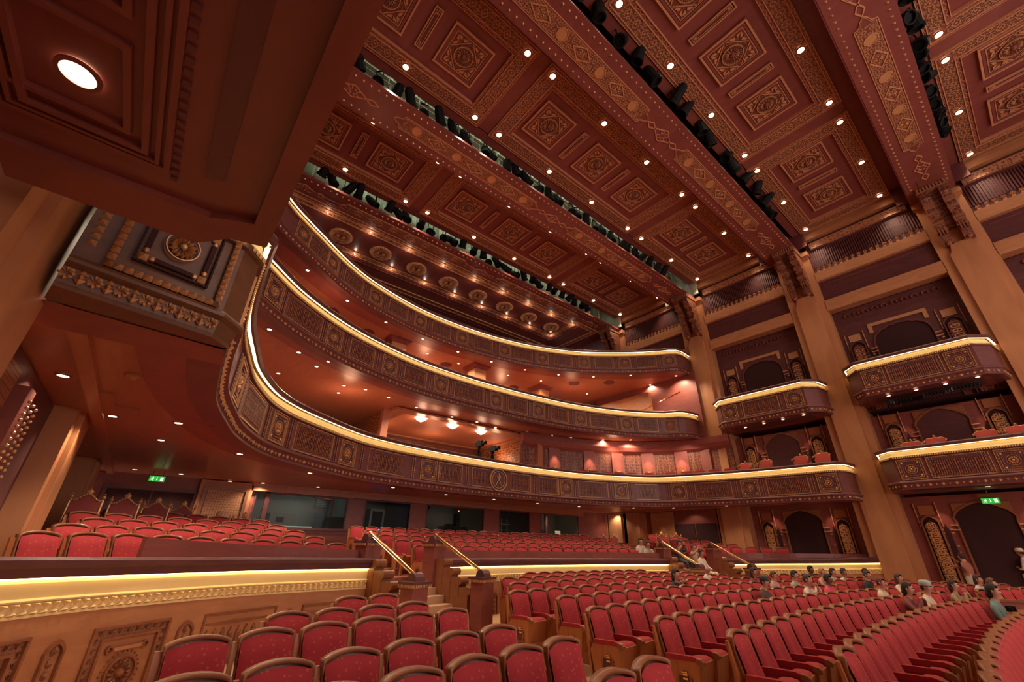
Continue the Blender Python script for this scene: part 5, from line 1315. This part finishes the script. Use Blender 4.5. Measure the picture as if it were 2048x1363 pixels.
# lens of the overhead box downlight
r = empty('ceiling_downlight', (-2.30, -.815, 1.995), label='big bright downlight in the dark underside directly overhead at top left', cat='light')
r.location = atz(158, 147, 1.99)
g = MB(); g.ring(circ(.088, 28), circ(.068, 28), 'z', -.012, .0); g.build('trim_ring', M['red_wood'], r)
g = MB(); g.prism(circ(.068, 24), 'z', -.006, .0); g.build('lens', M['bulb'], r)
lamp('SPOT', tuple(r.location+Vector((0, 0, -.03))), 9, WARM, .04, (0, 0, 0), 2.3, .5, name='downlight_light')
# flush crystal ceiling lights of the centre box
cl = MB(); cl.lathe([(.34, 0), (.34, -.03), (.30, -.05)], n=20); CL1 = cl.mesh('brass_ring', M['brass'])
cl = MB(); cl.lathe([(.30, -.04), (.27, -.12), (.20, -.19), (.10, -.24), (.03, -.26), (.0, -.30)], n=20)
for k in range(20):
    t_ = 2*PI*k/20; cl.ball((.29*math.cos(t_), .29*math.sin(t_), -.08), .03, 5, 3)
CL2 = cl.mesh('crystal_bowl', emit('crystal_glow', (1.0, .66, .46), 5))
for i, (u, v) in enumerate(((842, 838), (905, 852), (962, 864))):
    q = atz(u, v, 5.35); r = empty('crystal_ceiling_light', (q.x, q.y, 5.50), label='glowing crystal bowl ceiling light, %s of three above the centre box' % ('left', 'middle', 'right')[i], cat='light', group='crystal bowl lights of the centre box')
    ob('brass_ring', CL1, r); ob('crystal_bowl', CL2, r); lamp('POINT', (q.x, q.y, 5.1), 22, (1, .56, .36), .2, name='crystal_light')

# ------------------------------------------------------------------ black spotlights hanging in the ceiling slots
b1 = MB(); b1.lathe([(0, .0), (.09, .0), (.11, .05), (.10, .30), (.075, .42), (0, .44)], n=10); b1.ring(circ(.13, 10), circ(.10, 10), 'z', -.06, .02)
SP_B = b1.mesh('lamp_body', M['black'])
b1 = MB(); b1.box(-.15, -.13, -.02, .02, .1, .62); b1.box(.13, .15, -.02, .02, .1, .62); b1.box(-.15, .15, -.02, .02, .60, .63); b1.tube((0, 0, .62), (0, 0, .85), .015, 5); SP_Y = b1.mesh('yoke', M['black'])
random.seed(5)
for si, bx in enumerate(BX[:4]):
    n = (30, 30, 20, 14)[si]; c = 0
    for k in range(n):
        y = (1.2, .8, .6, 11.8)[si]+k*((20.5-(1.2, .8, .6, 11.8)[si])/n)+random.uniform(-.15, .15); x = bx+(.30, .30, .85, .98)[si]+random.uniform(-.06, .08); z = (14.62, 14.62, 14.5, 14.6)[si]+random.uniform(0, .25)
        q = proj((x, y, z)); 
        if q is None or not (640 < q[0] < 2048 and q[1] > -20): continue
        c += 1
        r = empty('stage_spotlight', (x, y, z), random.uniform(0, 6.28), label='black spotlight, %s from the near side in the %s ceiling slot' % (nth(c), ('rearmost', 'second', 'third', 'front')[si]), cat='spotlight', group='black spotlights in the ceiling slots')
        bd = ob('lamp_body', SP_B, r); bd.rotation_euler = (random.uniform(-.9, .9), random.uniform(-.8, .8), 0); bd.scale = (1.7, 1.7, 1.5); ob('yoke', SP_Y, r)
for si in range(4):
    g = MB(); x = BX[si]+(.3, .3, .65, .98)[si]; g.tube((x, YN, 15.62), (x, YF, 15.62), .03, 6); tag(g.build('lighting_pipe', M['black']), 'black pipe carrying spotlights in the %s ceiling slot' % ('rearmost', 'second', 'third', 'front')[si], 'pipe', 'pipes in the ceiling slots')

# ------------------------------------------------------------------ gilt armchairs
def armchair():
    bk = MB(); 
    def top(y): return 1.22+.10*math.cos(y/.3*PI*.5)**2+.03*math.cos(y/.3*PI*1.5)
    ys = [-.27+.54*i/12 for i in range(13)]
    poly = [(-.27, .45)]+[(y, top(y)-.03) for y in ys]+[(.27, .45)]
    cush = MB(); cush.prism([(y*.94, z) for y, z in poly], 'x', -.03, .04); cush.box(.0, .5, -.26, .26, .36, .48)
    fr = MB()
    pts = [(-.29, 0, 0)]; 
    for q in (-1, 1):
        fr.tube((0, q*.29, 0), (-.02, q*.29, 1.24), .025, 6); fr.ball((-.02, q*.29, 1.29), .045, 6, 5); fr.ball((-.02, q*.29, 1.36), .022, 5, 4)
        fr.tube((0, q*.29, .68), (.5, q*.29, .66), .025, 6); fr.tube((.48, q*.29, 0), (.5, q*.29, .66), .025, 6); fr.ball((.52, q*.29, .66), .04, 6, 4)
    fr.path([(0, y, top(y)) for y in ys], .022, 5)
    for i in range(13): fr.ball((.02, ys[i], top(ys[i])), .026, 5, 3)
    fr.ball((0, 0, top(0)+.05), .06, 7, 4, sc=(.5, 1.3, 1)); fr.ball((0, 0, top(0)+.11), .03, 5, 4)
    return cush.mesh('upholstery', plain('rose_upholstery', (.24, .035, .032), .75)), fr.mesh('gilt_frame', M['gold'])
AC, AF = armchair()
def put_arm(u, v, depthx, a, s, lab, grp):
    q = atx(u, v, depthx); r = empty('gilt_armchair', (q.x, q.y, q.z-1.30*s), a, label=lab, cat='armchair', group=grp); r.scale = (s, s, s)
    ob('upholstery', AC, r); ob('gilt_frame', AF, r); return r
for i, (u, v, x) in enumerate(((177, 992, -12.9), (253, 1000, -13.3), (315, 1008, -13.9), (367, 1014, -14.5))):
    put_arm(u, v, x, .0, .88, 'tall gilt armchair, %s of four before the dark door at left' % nth(i+1), 'gilt armchairs by the left door')
for i, (u, v, x) in enumerate(((436, 1035, -15.2), (488, 1037, -15.6))):
    put_arm(u, v, x, .0, 1.0, 'gilt armchair, %s of two below the uplit lattice screen' % ('left', 'right')[i], 'gilt armchairs below the lattice screen')
for i, (u, v, x) in enumerate(((1323, 1069, -13.6), (1352, 1070, -13.3), (1380, 1069, -13.0), (1406, 1068, -12.7))):
    put_arm(u, v, x, -.6, .95, 'tall gilt armchair, %s of four above the far stair' % nth(i+1), 'gilt armchairs above the far stair')
for i, (u, v, x) in enumerate(((1207, 1072, -15.6), (1228, 1072, -15.4))):
    put_arm(u, v, x, -.3, .8, 'small gilt armchair, %s of two below the speckled uplit pilaster' % ('left', 'right')[i], 'gilt armchairs below the speckled pilaster')
# small sofas in the boxes
sf = MB(); sf.box(-.35, .35, -.02, .45, .0, .42); sf.prism([(-.36, .42), (-.40, .66), (-.28, .74), (-.1, .72), (0, .80), (.1, .72), (.28, .74), (.40, .66), (.36, .42)][::-1], 'y', .35, .45); SF1 = sf.mesh('cushion', plain('sofa_rose', (.50, .08, .05), .7))
sf = MB(); sf.path([(-.40, .4, .66), (-.28, .4, .76), (-.1, .4, .74), (0, .4, .83), (.1, .4, .74), (.28, .4, .76), (.40, .4, .66)], .02, 5); sf.ball((0, .4, .86), .05, 6, 4)
for q in (-1, 1): sf.path([(q*.40, .4, .66), (q*.44, .2, .6), (q*.42, 0, .5)], .025, 5); sf.ball((q*.42, 0, .52), .04, 5, 4)
SF2 = sf.mesh('gilt_frame', M['gold'])
for i, (u, v) in enumerate(((1492, 923), (1532, 917), (1602, 909), (1644, 903))):
    q = aty(u, v, 22.3); r = empty('box_armchair', (q.x, q.y-.4, q.z-.62), 0, label='low pink gilt armchair, %s from the left above the front by the second pillar' % nth(i+1), cat='armchair', group='pink armchairs behind the lowest front'); r.scale = (.72, .72, .72); ob('cushion', SF1, r); ob('gilt_frame', SF2, r)
for i, (u, v) in enumerate(((1822, 880), (1868, 872), (1968, 857), (2030, 848))):
    q = aty(u, v, 22.3); r = empty('box_armchair', (q.x, q.y-.4, q.z-.62), 0, label='low pink gilt armchair, %s from the left in the right edge box' % nth(i+1), cat='armchair', group='pink armchairs in the right edge box'); r.scale = (.72, .72, .72); ob('cushion', SF1, r); ob('gilt_frame', SF2, r)

# seats glimpsed over the upper rails
cs = MB(); cs.prism([(-.05, 0), (.05, 0), (.0, .95), (-.08, .95)], 'y', -.24, .24); cs.prism([(.05, .35), (.45, .38), (.45, .46), (.05, .46)], 'y', -.24, .24); CSB = cs.mesh('cushion', M['velvet'])
cs = MB(); cs.prism([(-.10, .0), (-.05, 0), (-.09, .98), (-.13, .98)], 'y', -.25, .25); CSR = cs.mesh('shell', M['rim'])
for pn_, P_, z, off, rng, nm in (('t1', Path(T1P), 2.25+.42, 1.3, (.50, .93), 'lowest'), ('t2', Path(T2P), 5.8+.42, 1.0, (.50, .98), 'middle'), ('t3', Path(T3P), 9.5+.38, .9, (.52, .95), 'uppermost')):
    n = int(P_.len*(rng[1]-rng[0])/.62)
    for i in range(n):
        p, t = P_.at(P_.len*(rng[0]+(rng[1]-rng[0])*i/n)); x, y = p.x-t.y*off, p.y+t.x*off
        if y > 22.4: continue
        a = math.atan2(-t.x, t.y)
        r = empty('circle_seat', (x, y, z), a, label='red seat top just above the rail of the %s curved balcony, %s along' % (nm, nth(i+1)), cat='seat', group='red seats behind the %s balcony rail' % nm); ob('cushion', CSB, r); ob('shell', CSR, r)

# exit signs
def exit_sign(q, rz, label, s=1.0):
    r = empty('exit_sign', q, rz, label=label, cat='sign')
    g = MB(); g.box(-.30, .30, 0, .03, -.12, .12); g.build('sign_box', emit('sign_green', (.02, .34, .05), 1.0), r)
    w = MB(); y = -.008
    def bx(x0, x1, z0, z1): w.box(x0, x1, y, 0, z0, z1)
    bx(.13, .24, -.08, .08)                               # the doorway
    w.prism([(.03, -.01), (.0, -.07), (-.03, -.01)], 'y', y, 0); bx(-.008, .008, -.03, .08)   # down arrow
    w.ball((-.15, y, .065), .02, 8, 5, sc=(1, .3, 1))     # running figure
    for a, b_ in (((-.16, .04), (-.18, -.02)), ((-.18, -.02), (-.14, -.04)), ((-.14, -.04), (-.15, -.085)), ((-.18, -.02), (-.21, -.05)), ((-.21, -.05), (-.25, -.05)), ((-.165, .035), (-.12, .01)), ((-.165, .035), (-.21, .03)), ((-.21, .03), (-.23, .0))): w.tube((a[0], y, a[1]), (b_[0], y, b_[1]), .010, 5)
    w.build('pictogram', emit('sign_white', (.75, .85, .6), 1.2), r)
    if s < .7:
        g = MB(); g.tube((-.2, .015, .12), (-.2, .015, .62), .01, 5); g.tube((.2, .015, .12), (.2, .015, .62), .01, 5); g.build('hanger', M['black'], r)
    r.scale = (s, s, s); return r
q = atx(314, 957, XB+1.4); exit_sign(tuple(q), PI/2, 'green lit exit sign with running figure and down arrow over the left door', .62)
q = aty(1981, 1001, 23.2); exit_sign(tuple(q), 0, 'green lit exit sign with running figure over the arch at right', .74)
g = MB(); g.tube((q.x, q.y+.01, q.z+.15), (q.x, q.y+.01, q.z+.35), .012, 5); g.box(q.x-.28, q.x+.28, q.y, q.y+.03, q.z+.15, q.z+.24)
tag(g.build('sign_bracket', M['rim']), 'wooden bracket board above the right exit sign', 'bracket')
# smoke detector
q = atz(268, 750, 1.93); g = MB(); g.lathe([(0, -.06), (.04, -.06), (.05, -.035), (.09, -.03), (.10, 0)], tuple(q), 16); tag(g.build('smoke_detector', plain('detector_cream', (.45, .22, .12), .5), smooth=True), 'round smoke detector on the wood soffit at left', 'detector')

# broadcast cameras on tripods above the lowest front
def tv_camera(u, v, x, lab):
    q = atx(u, v, x); r = empty('broadcast_camera', (q.x, q.y, q.z-1.5), 0, label=lab, cat='camera')
    g = MB(); g.box(-.1, .3, -.08, .08, 1.4, 1.62); g.box(-.25, -.1, -.06, .06, 1.5, 1.6); g.build('body', M['black'], r)
    g = MB(); g.tube((.3, 0, 1.51), (.5, 0, 1.50), .07, 10, .09); g.build('lens', M['black'], r)
    g = MB(); g.box(-.3, -.18, .1, .3, 1.55, 1.72); g.build('viewfinder', M['black'], r)
    g = MB(); g.tube((-.1, 0, 1.35), (-.6, .12, 1.2), .012, 5); g.build('pan_bar', M['black'], r)
    for k in range(3):
        t_ = k*2*PI/3+.4; g = MB(); g.tube((0, 0, 1.32), (.35*math.cos(t_), .35*math.sin(t_), .2), .035, 6, .02); g.build('leg', M['black'], r)
    g = MB(); g.lathe([(0, 1.3), (.08, 1.3), (.08, 1.4), (0, 1.4)], n=8); g.build('head', M['black'], r)
tv_camera(958, 888, -15.9, 'left of two black broadcast cameras on tripods above the emblem')
tv_camera(985, 898, -15.9, 'right of two black broadcast cameras on tripods above the emblem')
# little spotlight clamped on the middle front
q = atz(741, 748, 6.0); g = MB(); g.lathe([(0, .0), (.07, .0), (.08, .15), (0, .2)], (q.x+.1, q.y, q.z), 8); tag(g.build('clamp_spotlight', M['black']), 'small dark spotlight clamped on the front of the middle balcony', 'spotlight')
# dark ribbed ventilation grilles under the upper box at right
for i, (u, v) in enumerate(((1797, 796), (1818, 795), (1872, 780), (1930, 768))):
    q = atz(u, v, 5.5); g = MB(); g.box(q.x-.4, q.x+.4, q.y-.06, q.y+.06, q.z-.12, q.z)
    for k in range(8): g.box(q.x-.38+k*.1, q.x-.34+k*.1, q.y-.09, q.y+.09, q.z-.18, q.z-.05)
    tag(g.build('batten_light', M['black']), 'dark lighting batten, %s from the left under the upper box at the right edge' % nth(i+1), 'spotlight', 'battens under the right upper box')
# brown partition by the orchestra at right
g = MB(); a, b_ = Vector((-.9, 16.6)), Vector((2.2, 17.4)); g.hexa([(a.x, a.y, -1.9), (b_.x, b_.y, -1.9), (b_.x, b_.y+.12, -1.9), (a.x, a.y+.12, -1.9), (a.x, a.y, -1.62), (b_.x, b_.y, -1.62), (b_.x, b_.y+.12, -1.62), (a.x, a.y+.12, -1.62)])
q0 = aty(1893, 1196, 16.7); q1 = aty(2100, 1186, 17.2); z0 = q0.z
g = MB(); g.hexa([(q0.x, q0.y, -2), (q1.x, q1.y, -2), (q1.x, q1.y+.12, -2), (q0.x, q0.y+.12, -2), (q0.x, q0.y, z0), (q1.x, q1.y, z0), (q1.x, q1.y+.12, z0), (q0.x, q0.y+.12, z0)]); 
pw = g.build('pit_partition', M['red_wood']); tag(pw, 'brown wooden partition beside the orchestra at right', 'partition')
g = MB(); g.hexa([(q0.x-.03, q0.y-.04, z0), (q1.x, q1.y-.04, z0), (q1.x, q1.y+.16, z0), (q0.x-.03, q0.y+.16, z0), (q0.x-.03, q0.y-.04, z0+.05), (q1.x, q1.y-.04, z0+.05), (q1.x, q1.y+.16, z0+.05), (q0.x-.03, q0.y+.16, z0+.05)]); g.build('partition_cap', M['rim'], pw)
# ------------------------------------------------------------------ people
def skin_body(J, E_, name):
    me = bpy.data.meshes.new('tmp'); ks = list(J)
    me.from_pydata([J[k][0] for k in ks], [(ks.index(a), ks.index(b_)) for a, b_ in E_], [])
    o = bpy.data.objects.new('tmp', me); COL.objects.link(o)
    sm = o.modifiers.new('s', 'SKIN'); sm.use_smooth_shade = True
    sl_ = me.skin_vertices[0].data if me.skin_vertices else None
    if sl_ is None:
        bpy.context.view_layer.update(); sl_ = me.skin_vertices[0].data
    for i, k in enumerate(ks):
        r = J[k][1]; sl_[i].radius = r if isinstance(r, tuple) else (r, r); sl_[i].use_root = (k == 'pelvis')
    ss = o.modifiers.new('u', 'SUBSURF'); ss.levels = 1; ss.render_levels = 1
    bpy.context.view_layer.update()
    ev = o.evaluated_get(bpy.context.evaluated_depsgraph_get()); m2 = bpy.data.meshes.new_from_object(ev); m2.name = name
    bpy.data.objects.remove(o); bpy.data.meshes.remove(me); return m2
SKIN = {'pale': plain('skin_pale', (.50, .23, .15), .5), 'tan': plain('skin_tan', (.36, .15, .09), .5), 'brown': plain('skin_brown', (.16, .065, .04), .5)}
_mc = {}
def cl_(c):
    if c not in _mc: _mc[c] = plain('cloth', c, .85)
    return _mc[c]
EYE = plain('eye_dark', (.02, .012, .01), .3); LIP = plain('lip', (.35, .09, .07), .5)
def person(head, rz, lab, pose='sit', skin='pale', shirt=(.6, .5, .4), pants=(.05, .05, .07), hair=(.03, .02, .015), hairlen=0, cap=None, sleeve='long', arms='lap', turn=0, s=1.0, robe=False):
    """head: world position of the head centre; rz: facing"""
    V = Vector
    if pose == 'sit':
        J = {'pelvis': (V((.02, 0, .50)), (.15, .12)), 'spine': (V((-.04, 0, .68)), (.14, .11)), 'chest': (V((-.06, 0, .86)), (.155, .115)), 'neck': (V((-.035, 0, 1.02)), .055), 'hb': (V((.0, 0, 1.11)), .078), 'hm': (V((.01, 0, 1.18)), (.088, .098)), 'ht': (V((-.0, 0, 1.24)), .07), 'nose': (V((.115, 0, 1.15)), .016)}
        for q, n_ in ((-1, 'r'), (1, 'l')):
            J['sh'+n_] = (V((-.05, q*.17, .92)), .062)
            if arms == 'lap': J['el'+n_] = (V((.02, q*.24, .70)), .045); J['wr'+n_] = (V((.24, q*.14, .62)), .03); J['ha'+n_] = (V((.31, q*.10, .61)), (.035, .018))
            elif arms == 'chin': J['el'+n_] = (V((.12, q*.22, .74)), .045); J['wr'+n_] = (V((.20, q*.10, .96)), .03); J['ha'+n_] = (V((.17, q*.05, 1.04)), (.03, .02))
            elif arms == 'photo': J['el'+n_] = (V((.16, q*.24, .92)), .045); J['wr'+n_] = (V((.27, q*.10, 1.10)), .03); J['ha'+n_] = (V((.27, q*.05, 1.17)), (.03, .02))
            else: J['el'+n_] = (V((.08, q*.22, .72)), .048); J['wr'+n_] = (V((.20, -q*.06, .76)), .03); J['ha'+n_] = (V((.18, -q*.13, .80)), (.03, .02))
            J['hip'+n_] = (V((.10, q*.10, .50)), .09); J['kn'+n_] = (V((.46, q*.13, .50)), .062); J['an'+n_] = (V((.44, q*.13, .09)), .042); J['to'+n_] = (V((.58, q*.14, .04)), .036)
    else:
        J = {'pelvis': (V((0, 0, .95)), (.15, .11)), 'spine': (V((.0, 0, 1.12)), (.14, .10)), 'chest': (V((-.01, 0, 1.32)), (.16, .115)), 'neck': (V((.0, 0, 1.49)), .055), 'hb': (V((.02, 0, 1.57)), .078), 'hm': (V((.03, 0, 1.64)), (.088, .098)), 'ht': (V((.02, 0, 1.70)), .07), 'nose': (V((.135, 0, 1.61)), .016)}
        for q, n_ in ((-1, 'r'), (1, 'l')):
            J['sh'+n_] = (V((0, q*.18, 1.40)), .062)
            if arms == 'photo': J['el'+n_] = (V((.18, q*.24, 1.30)), .045); J['wr'+n_] = (V((.34, q*.12, 1.50)), .03); J['ha'+n_] = (V((.36, q*.07, 1.57)), (.03, .02))
            elif arms == 'cross': J['el'+n_] = (V((.05, q*.26, 1.14)), .05); J['wr'+n_] = (V((.20, -q*.0, 1.14)), .032); J['ha'+n_] = (V((.20, -q*.09, 1.17)), (.03, .02))
            else: J['el'+n_] = (V((-.02, q*.24, 1.13)), .045); J['wr'+n_] = (V((.08, q*.24, .90)), .03); J['ha'+n_] = (V((.11, q*.23, .81)), (.02, .035))
            J['hip'+n_] = (V((0, q*.09, .90)), .092); J['kn'+n_] = (V((.02, q*.11, .50)), .062); J['an'+n_] = (V((-.01, q*.11, .08)), .042); J['to'+n_] = (V((.14, q*.12, .04)), .036)
    E_ = [('pelvis', 'spine'), ('spine', 'chest'), ('chest', 'neck'), ('neck', 'hb'), ('hb', 'hm'), ('hm', 'ht'), ('hm', 'nose')]
    for n_ in 'rl': E_ += [('chest', 'sh'+n_), ('sh'+n_, 'el'+n_), ('el'+n_, 'wr'+n_), ('wr'+n_, 'ha'+n_), ('pelvis', 'hip'+n_), ('hip'+n_, 'kn'+n_), ('kn'+n_, 'an'+n_), ('an'+n_, 'to'+n_)]
    me = skin_body(J, E_, 'body')
    sk, sh_, pa = SKIN[skin], cl_(shirt), cl_(pants)
    for m_ in (sk, sh_, pa, cl_((.03, .025, .022))): me.materials.append(m_)
    reg = {}
    for k in J: reg[k] = 0 if k in ('neck', 'hb', 'hm', 'ht', 'nose') or k[:2] == 'ha' else 3 if k[:2] == 'to' else 2 if k[:2] in ('an', 'kn') or k[:3] == 'hip' or (k == 'pelvis' and not robe) else 1
    if robe:
        for k in J:
            if k[:2] in ('kn', 'an') or k[:3] == 'hip': reg[k] = 1
    segs = []
    for a, b_ in E_:
        m1, m2 = reg[a], reg[b_]
        if a[:2] == 'el': m1 = m2 = (1 if sleeve == 'long' else 0)
        if a[:2] == 'sh': m1 = 1; m2 = 1
        if a == 'chest' and b_ == 'neck': m1 = m2 = 1
        segs.append((J[a][0], J[b_][0], m1, m2))
    for p in me.polygons:
        c = p.center; best = (9, 0)
        for a, b_, m1, m2 in segs:
            d = b_-a; t = max(0, min(1, (c-a).dot(d)/d.length_squared)); q = (a+d*t-c).length
            if q < best[0]: best = (q, m1 if t < .55 else m2)
        p.material_index = best[1]; p.use_smooth = True
    hc = J['hm'][0].copy()
    yaw = Matrix.Rotation(rz, 4, 'Z'); base = Vector(head)-(yaw @ (hc*s))
    r = empty('person', tuple(base), rz, label=lab, cat='person'); r.scale = (s, s, s)
    body = ob('body', me, r)
    g = MB()                                              # five fingers on each hand
    for n_ in 'rl':
        w_, h_ = J['wr'+n_][0], J['ha'+n_][0]; d = (h_-w_).normalized(); sd_ = d.cross(V((0, 0, 1))); sd_ = sd_.normalized() if sd_.length > .1 else V((0, 1, 0)); nn = d.cross(sd_)
        for k, ln in enumerate((.055, .065, .06, .045)):
            b0 = h_+sd_*(.027-.018*k)+d*.012; m_ = b0+d*ln*.55-nn*.006; g.tube(b0, m_, .0085, 5); g.tube(m_, m_+d*ln*.45-nn*.02, .008, 5)
        b0 = h_-d*.03+sd_*.034; g.tube(b0, b0+d*.04+sd_*.022, .0095, 5, .008)
    g.build('fingers', sk, r, smooth=True)
    for q in (-1, 1): MB().ball(hc+V((.088, q*.033, .012)), .011, 6, 4).build('eye', EYE, r)
    g = MB(); g.ball(hc+V((.085, 0, -.065)), .02, 6, 4, sc=(.5, 1.1, .35)); g.build('mouth', LIP, r)
    for q in (-1, 1): MB().ball(hc+V((.0, q*.094, -.01)), .026, 6, 4, sc=(.7, .35, 1.1)).build('ear', sk, r, smooth=True)
    if hair:
        g = MB(); n, m_ = 14, 10
        R_ = .104
        def hf(a, b_):
            t = 2*PI*a; ct = math.cos(t); lim = -.80+.45*max(0, min(1, (ct+1)))+.95*max(0, min(1, (ct-.15)/.6))
            z2 = 1-(1-min(.62, lim))*b_; rr_ = math.sqrt(max(0, 1-z2*z2)); x, y = rr_*ct, rr_*math.sin(t)
            return (hc.x-.010+R_*1.04*x, hc.y+R_*y*.95, hc.z+.012+R_*1.14*z2)
        g.grid(hf, n, m_)
        if hairlen:
            g.add([], [])
            L0 = hairlen
            g.lathe([(.0, .02), (.07, .0), (.085, -.08), (.075, -L0*.6), (.05, -L0), (0, -L0-.02)], (hc.x-.055, hc.y, hc.z), 10)
        g.build('hair', cl_(hair), r, smooth=True)
    if cap:
        g = MB(); g.lathe([(.108, -.005), (.114, .03), (.108, .085), (.07, .105), (0, .11)], (hc.x-.008, hc.y, hc.z+.03), 16); g.build('cap', cl_(cap), r, smooth=True)
    if robe and pose == 'stand':
        g = MB(); g.lathe([(.20, 1.0), (.22, .6), (.25, .12), (.24, .1)], (0, 0, 0), 14); g.build('robe_skirt', sh_, r, smooth=True)
    return r
taken = set()
def seat_person(u, v, lab, **kw):
    best = None
    for i, st in enumerate(seats):
        if i in taken or st[6][0] == 'p' and not kw.get('par'): continue
        if st[6][0] != 'p' and kw.get('par'): continue
        a = st[3]; h = Vector((st[0]-.04*math.cos(a), st[1]-.04*math.sin(a), st[2]+1.16)); q = proj(h)
        if q is None: continue
        d = math.hypot(q[0]-u, (q[1]-v)*1.6)
        if best is None or d < best[0]: best = (d, i, h, a)
    kw.pop('par', None)
    d, i, h, a = best; taken.add(i)
    return person(h, a+kw.pop('turn', 0), lab, **kw)
W_ = (.62, .52, .42)
seat_person(1509, 1146, 'seated woman with long dark hair, leftmost in front of the right cove wall', hairlen=.3, shirt=(.2, .04, .04), skin='tan')
seat_person(1540, 1150, 'seated child seen from behind beside the leftmost long-haired woman', s=.85, shirt=(.45, .3, .25), hair=(.08, .04, .02))
seat_person(1588, 1149, 'seated person with dark tied hair and a black and white striped top', shirt=(.35, .32, .28), hair=(.02, .015, .012), arms='cross')
seat_person(1612, 1158, 'seated man in a pale shirt with hand at his chin, nearest to the striped top', shirt=W_, hair=(.05, .03, .02), arms='chin')
seat_person(1616, 1137, 'seated dark-skinned person in dark clothes before the glowing cove', skin='brown', shirt=(.06, .05, .05), hair=(.015, .01, .01))
seat_person(1644, 1141, 'seated woman with blonde hair in a pink blouse below the cove', shirt=(.5, .25, .2), hair=(.4, .22, .1), hairlen=.18, arms='chin')
seat_person(1650, 1163, 'seated woman with dark hair in a bright pink top', shirt=(.65, .08, .12), skin='brown', hair=(.02, .01, .01))
seat_person(1671, 1144, 'seated woman in white with sunglasses on her dark hair', shirt=W_, hair=(.03, .02, .015), hairlen=.12)
seat_person(1697, 1141, 'seated man with arms folded in a white short-sleeved shirt', shirt=W_, hair=(.04, .025, .02), arms='cross', sleeve='short', skin='tan')
seat_person(1733, 1152, 'seated balding man in a dark jacket', shirt=(.03, .03, .03), hair=(.04, .03, .03))
seat_person(1722, 1144, 'seated person half hidden behind the balding man in the dark jacket', shirt=(.2, .06, .05), hair=(.03, .02, .02))
seat_person(1757, 1166, 'seated person with reddish hair in a cream top', shirt=(.65, .52, .36), hair=(.14, .03, .03))
seat_person(1793, 1155, 'seated woman in cream with very long brown hair near the pillar foot', shirt=(.62, .5, .36), hair=(.06, .03, .02), hairlen=.42, arms='chin')
seat_person(1820, 1166, 'seated woman with dark hair left of the man in the embroidered cap', shirt=(.2, .05, .05), hair=(.02, .015, .012), hairlen=.15, arms='chin')
seat_person(1845, 1172, 'seated man in a cream robe and grey embroidered cap', shirt=(.66, .52, .38), hair=(.03, .02, .02), cap=(.36, .36, .34), robe=True)
seat_person(1917, 1174, 'seated woman in a patterned olive blouse with hand raised to her face', shirt=(.28, .2, .1), hair=(.04, .02, .015), hairlen=.2, arms='chin')
seat_person(1965, 1168, 'seated woman in pale grey near the orchestra partition', shirt=(.5, .48, .42), hair=(.04, .02, .02), hairlen=.2)
seat_person(1983, 1165, 'seated woman with auburn hair looking up by the partition', shirt=(.35, .2, .12), hair=(.12, .05, .03), hairlen=.2)
seat_person(1984, 1184, 'seated woman with a dark bun in a green and white patterned top holding a camera', shirt=(.16, .24, .22), hair=(.015, .012, .01), hairlen=.15, s=1.08)
seat_person(1360, 1142, 'seated woman with dark hair clapping at the foot of the far stair', shirt=(.03, .03, .03), hair=(.02, .015, .01), hairlen=.25, arms='chin')
seat_person(1410, 1141, 'bald seated child in a white shirt at the foot of the far stair', shirt=W_, hair=None, s=.85, skin='tan')
seat_person(1535, 1163, 'seated person with a dark peaked cap, only the head above the seats', shirt=(.1, .05, .05), hair=(.03, .02, .02), cap=(.03, .03, .03), s=.9)
def free_person(u, v, depth, rz, lab, **kw): return person(ray(u, v)*depth, rz, lab, **kw)
free_person(1403, 1105, 16.3, -.1, 'man in a long white robe sitting on the top of the far stair', shirt=(.66, .54, .42), hair=(.02, .015, .012), robe=True, arms='lap', skin='tan')
free_person(1387, 1093, 16.9, -.2, 'woman with raised hands sitting left of the robed man on the stair', shirt=(.5, .3, .2), hair=(.12, .06, .04), arms='photo')
free_person(1358, 1086, 17.2, -.3, 'person in a dark shirt with a raised arm before the gilt armchairs', shirt=(.03, .035, .05), hair=(.03, .02, .02), arms='photo', sleeve='short')
free_person(1281, 1081, 17.4, -.5, 'woman in a white shawl sitting at the parterre edge, left of a companion', shirt=W_, hair=(.06, .04, .03), hairlen=.12)
free_person(1296, 1087, 17.2, -.5, 'person in a pale top leaning on the parterre edge beside the shawled woman', shirt=(.55, .42, .32), hair=(.05, .03, .02), arms='cross')
free_person(1922, 1112, aty(1922, 1112, 22.3).dot(CF), 2.6, 'standing photographer in red and white clothes by the gilt niche at right', pose='stand', shirt=(.34, .12, .08), pants=(.5, .42, .34), hair=(.04, .02, .02), arms='photo')
free_person(2039, 1104, 14.2, 3.0, 'standing man in a white robe and white cap cut by the right edge', pose='stand', shirt=(.68, .6, .52), cap=(.6, .5, .4), hair=(.03, .02, .02), arms='cross', robe=True, skin='tan')
# camera held in the lap of the woman in the patterned top
q = ray(2022, 1217)*8.2; r = empty('photo_camera', tuple(q), 0, label='black photo camera held in the lap at the right edge', cat='camera')
g = MB(); g.box(-.07, .07, -.04, .04, -.05, .05); g.build('body', M['black'], r); g = MB(); g.tube((0, -.04, 0), (0, -.13, 0), .035, 10); g.build('lens', M['black'], r)
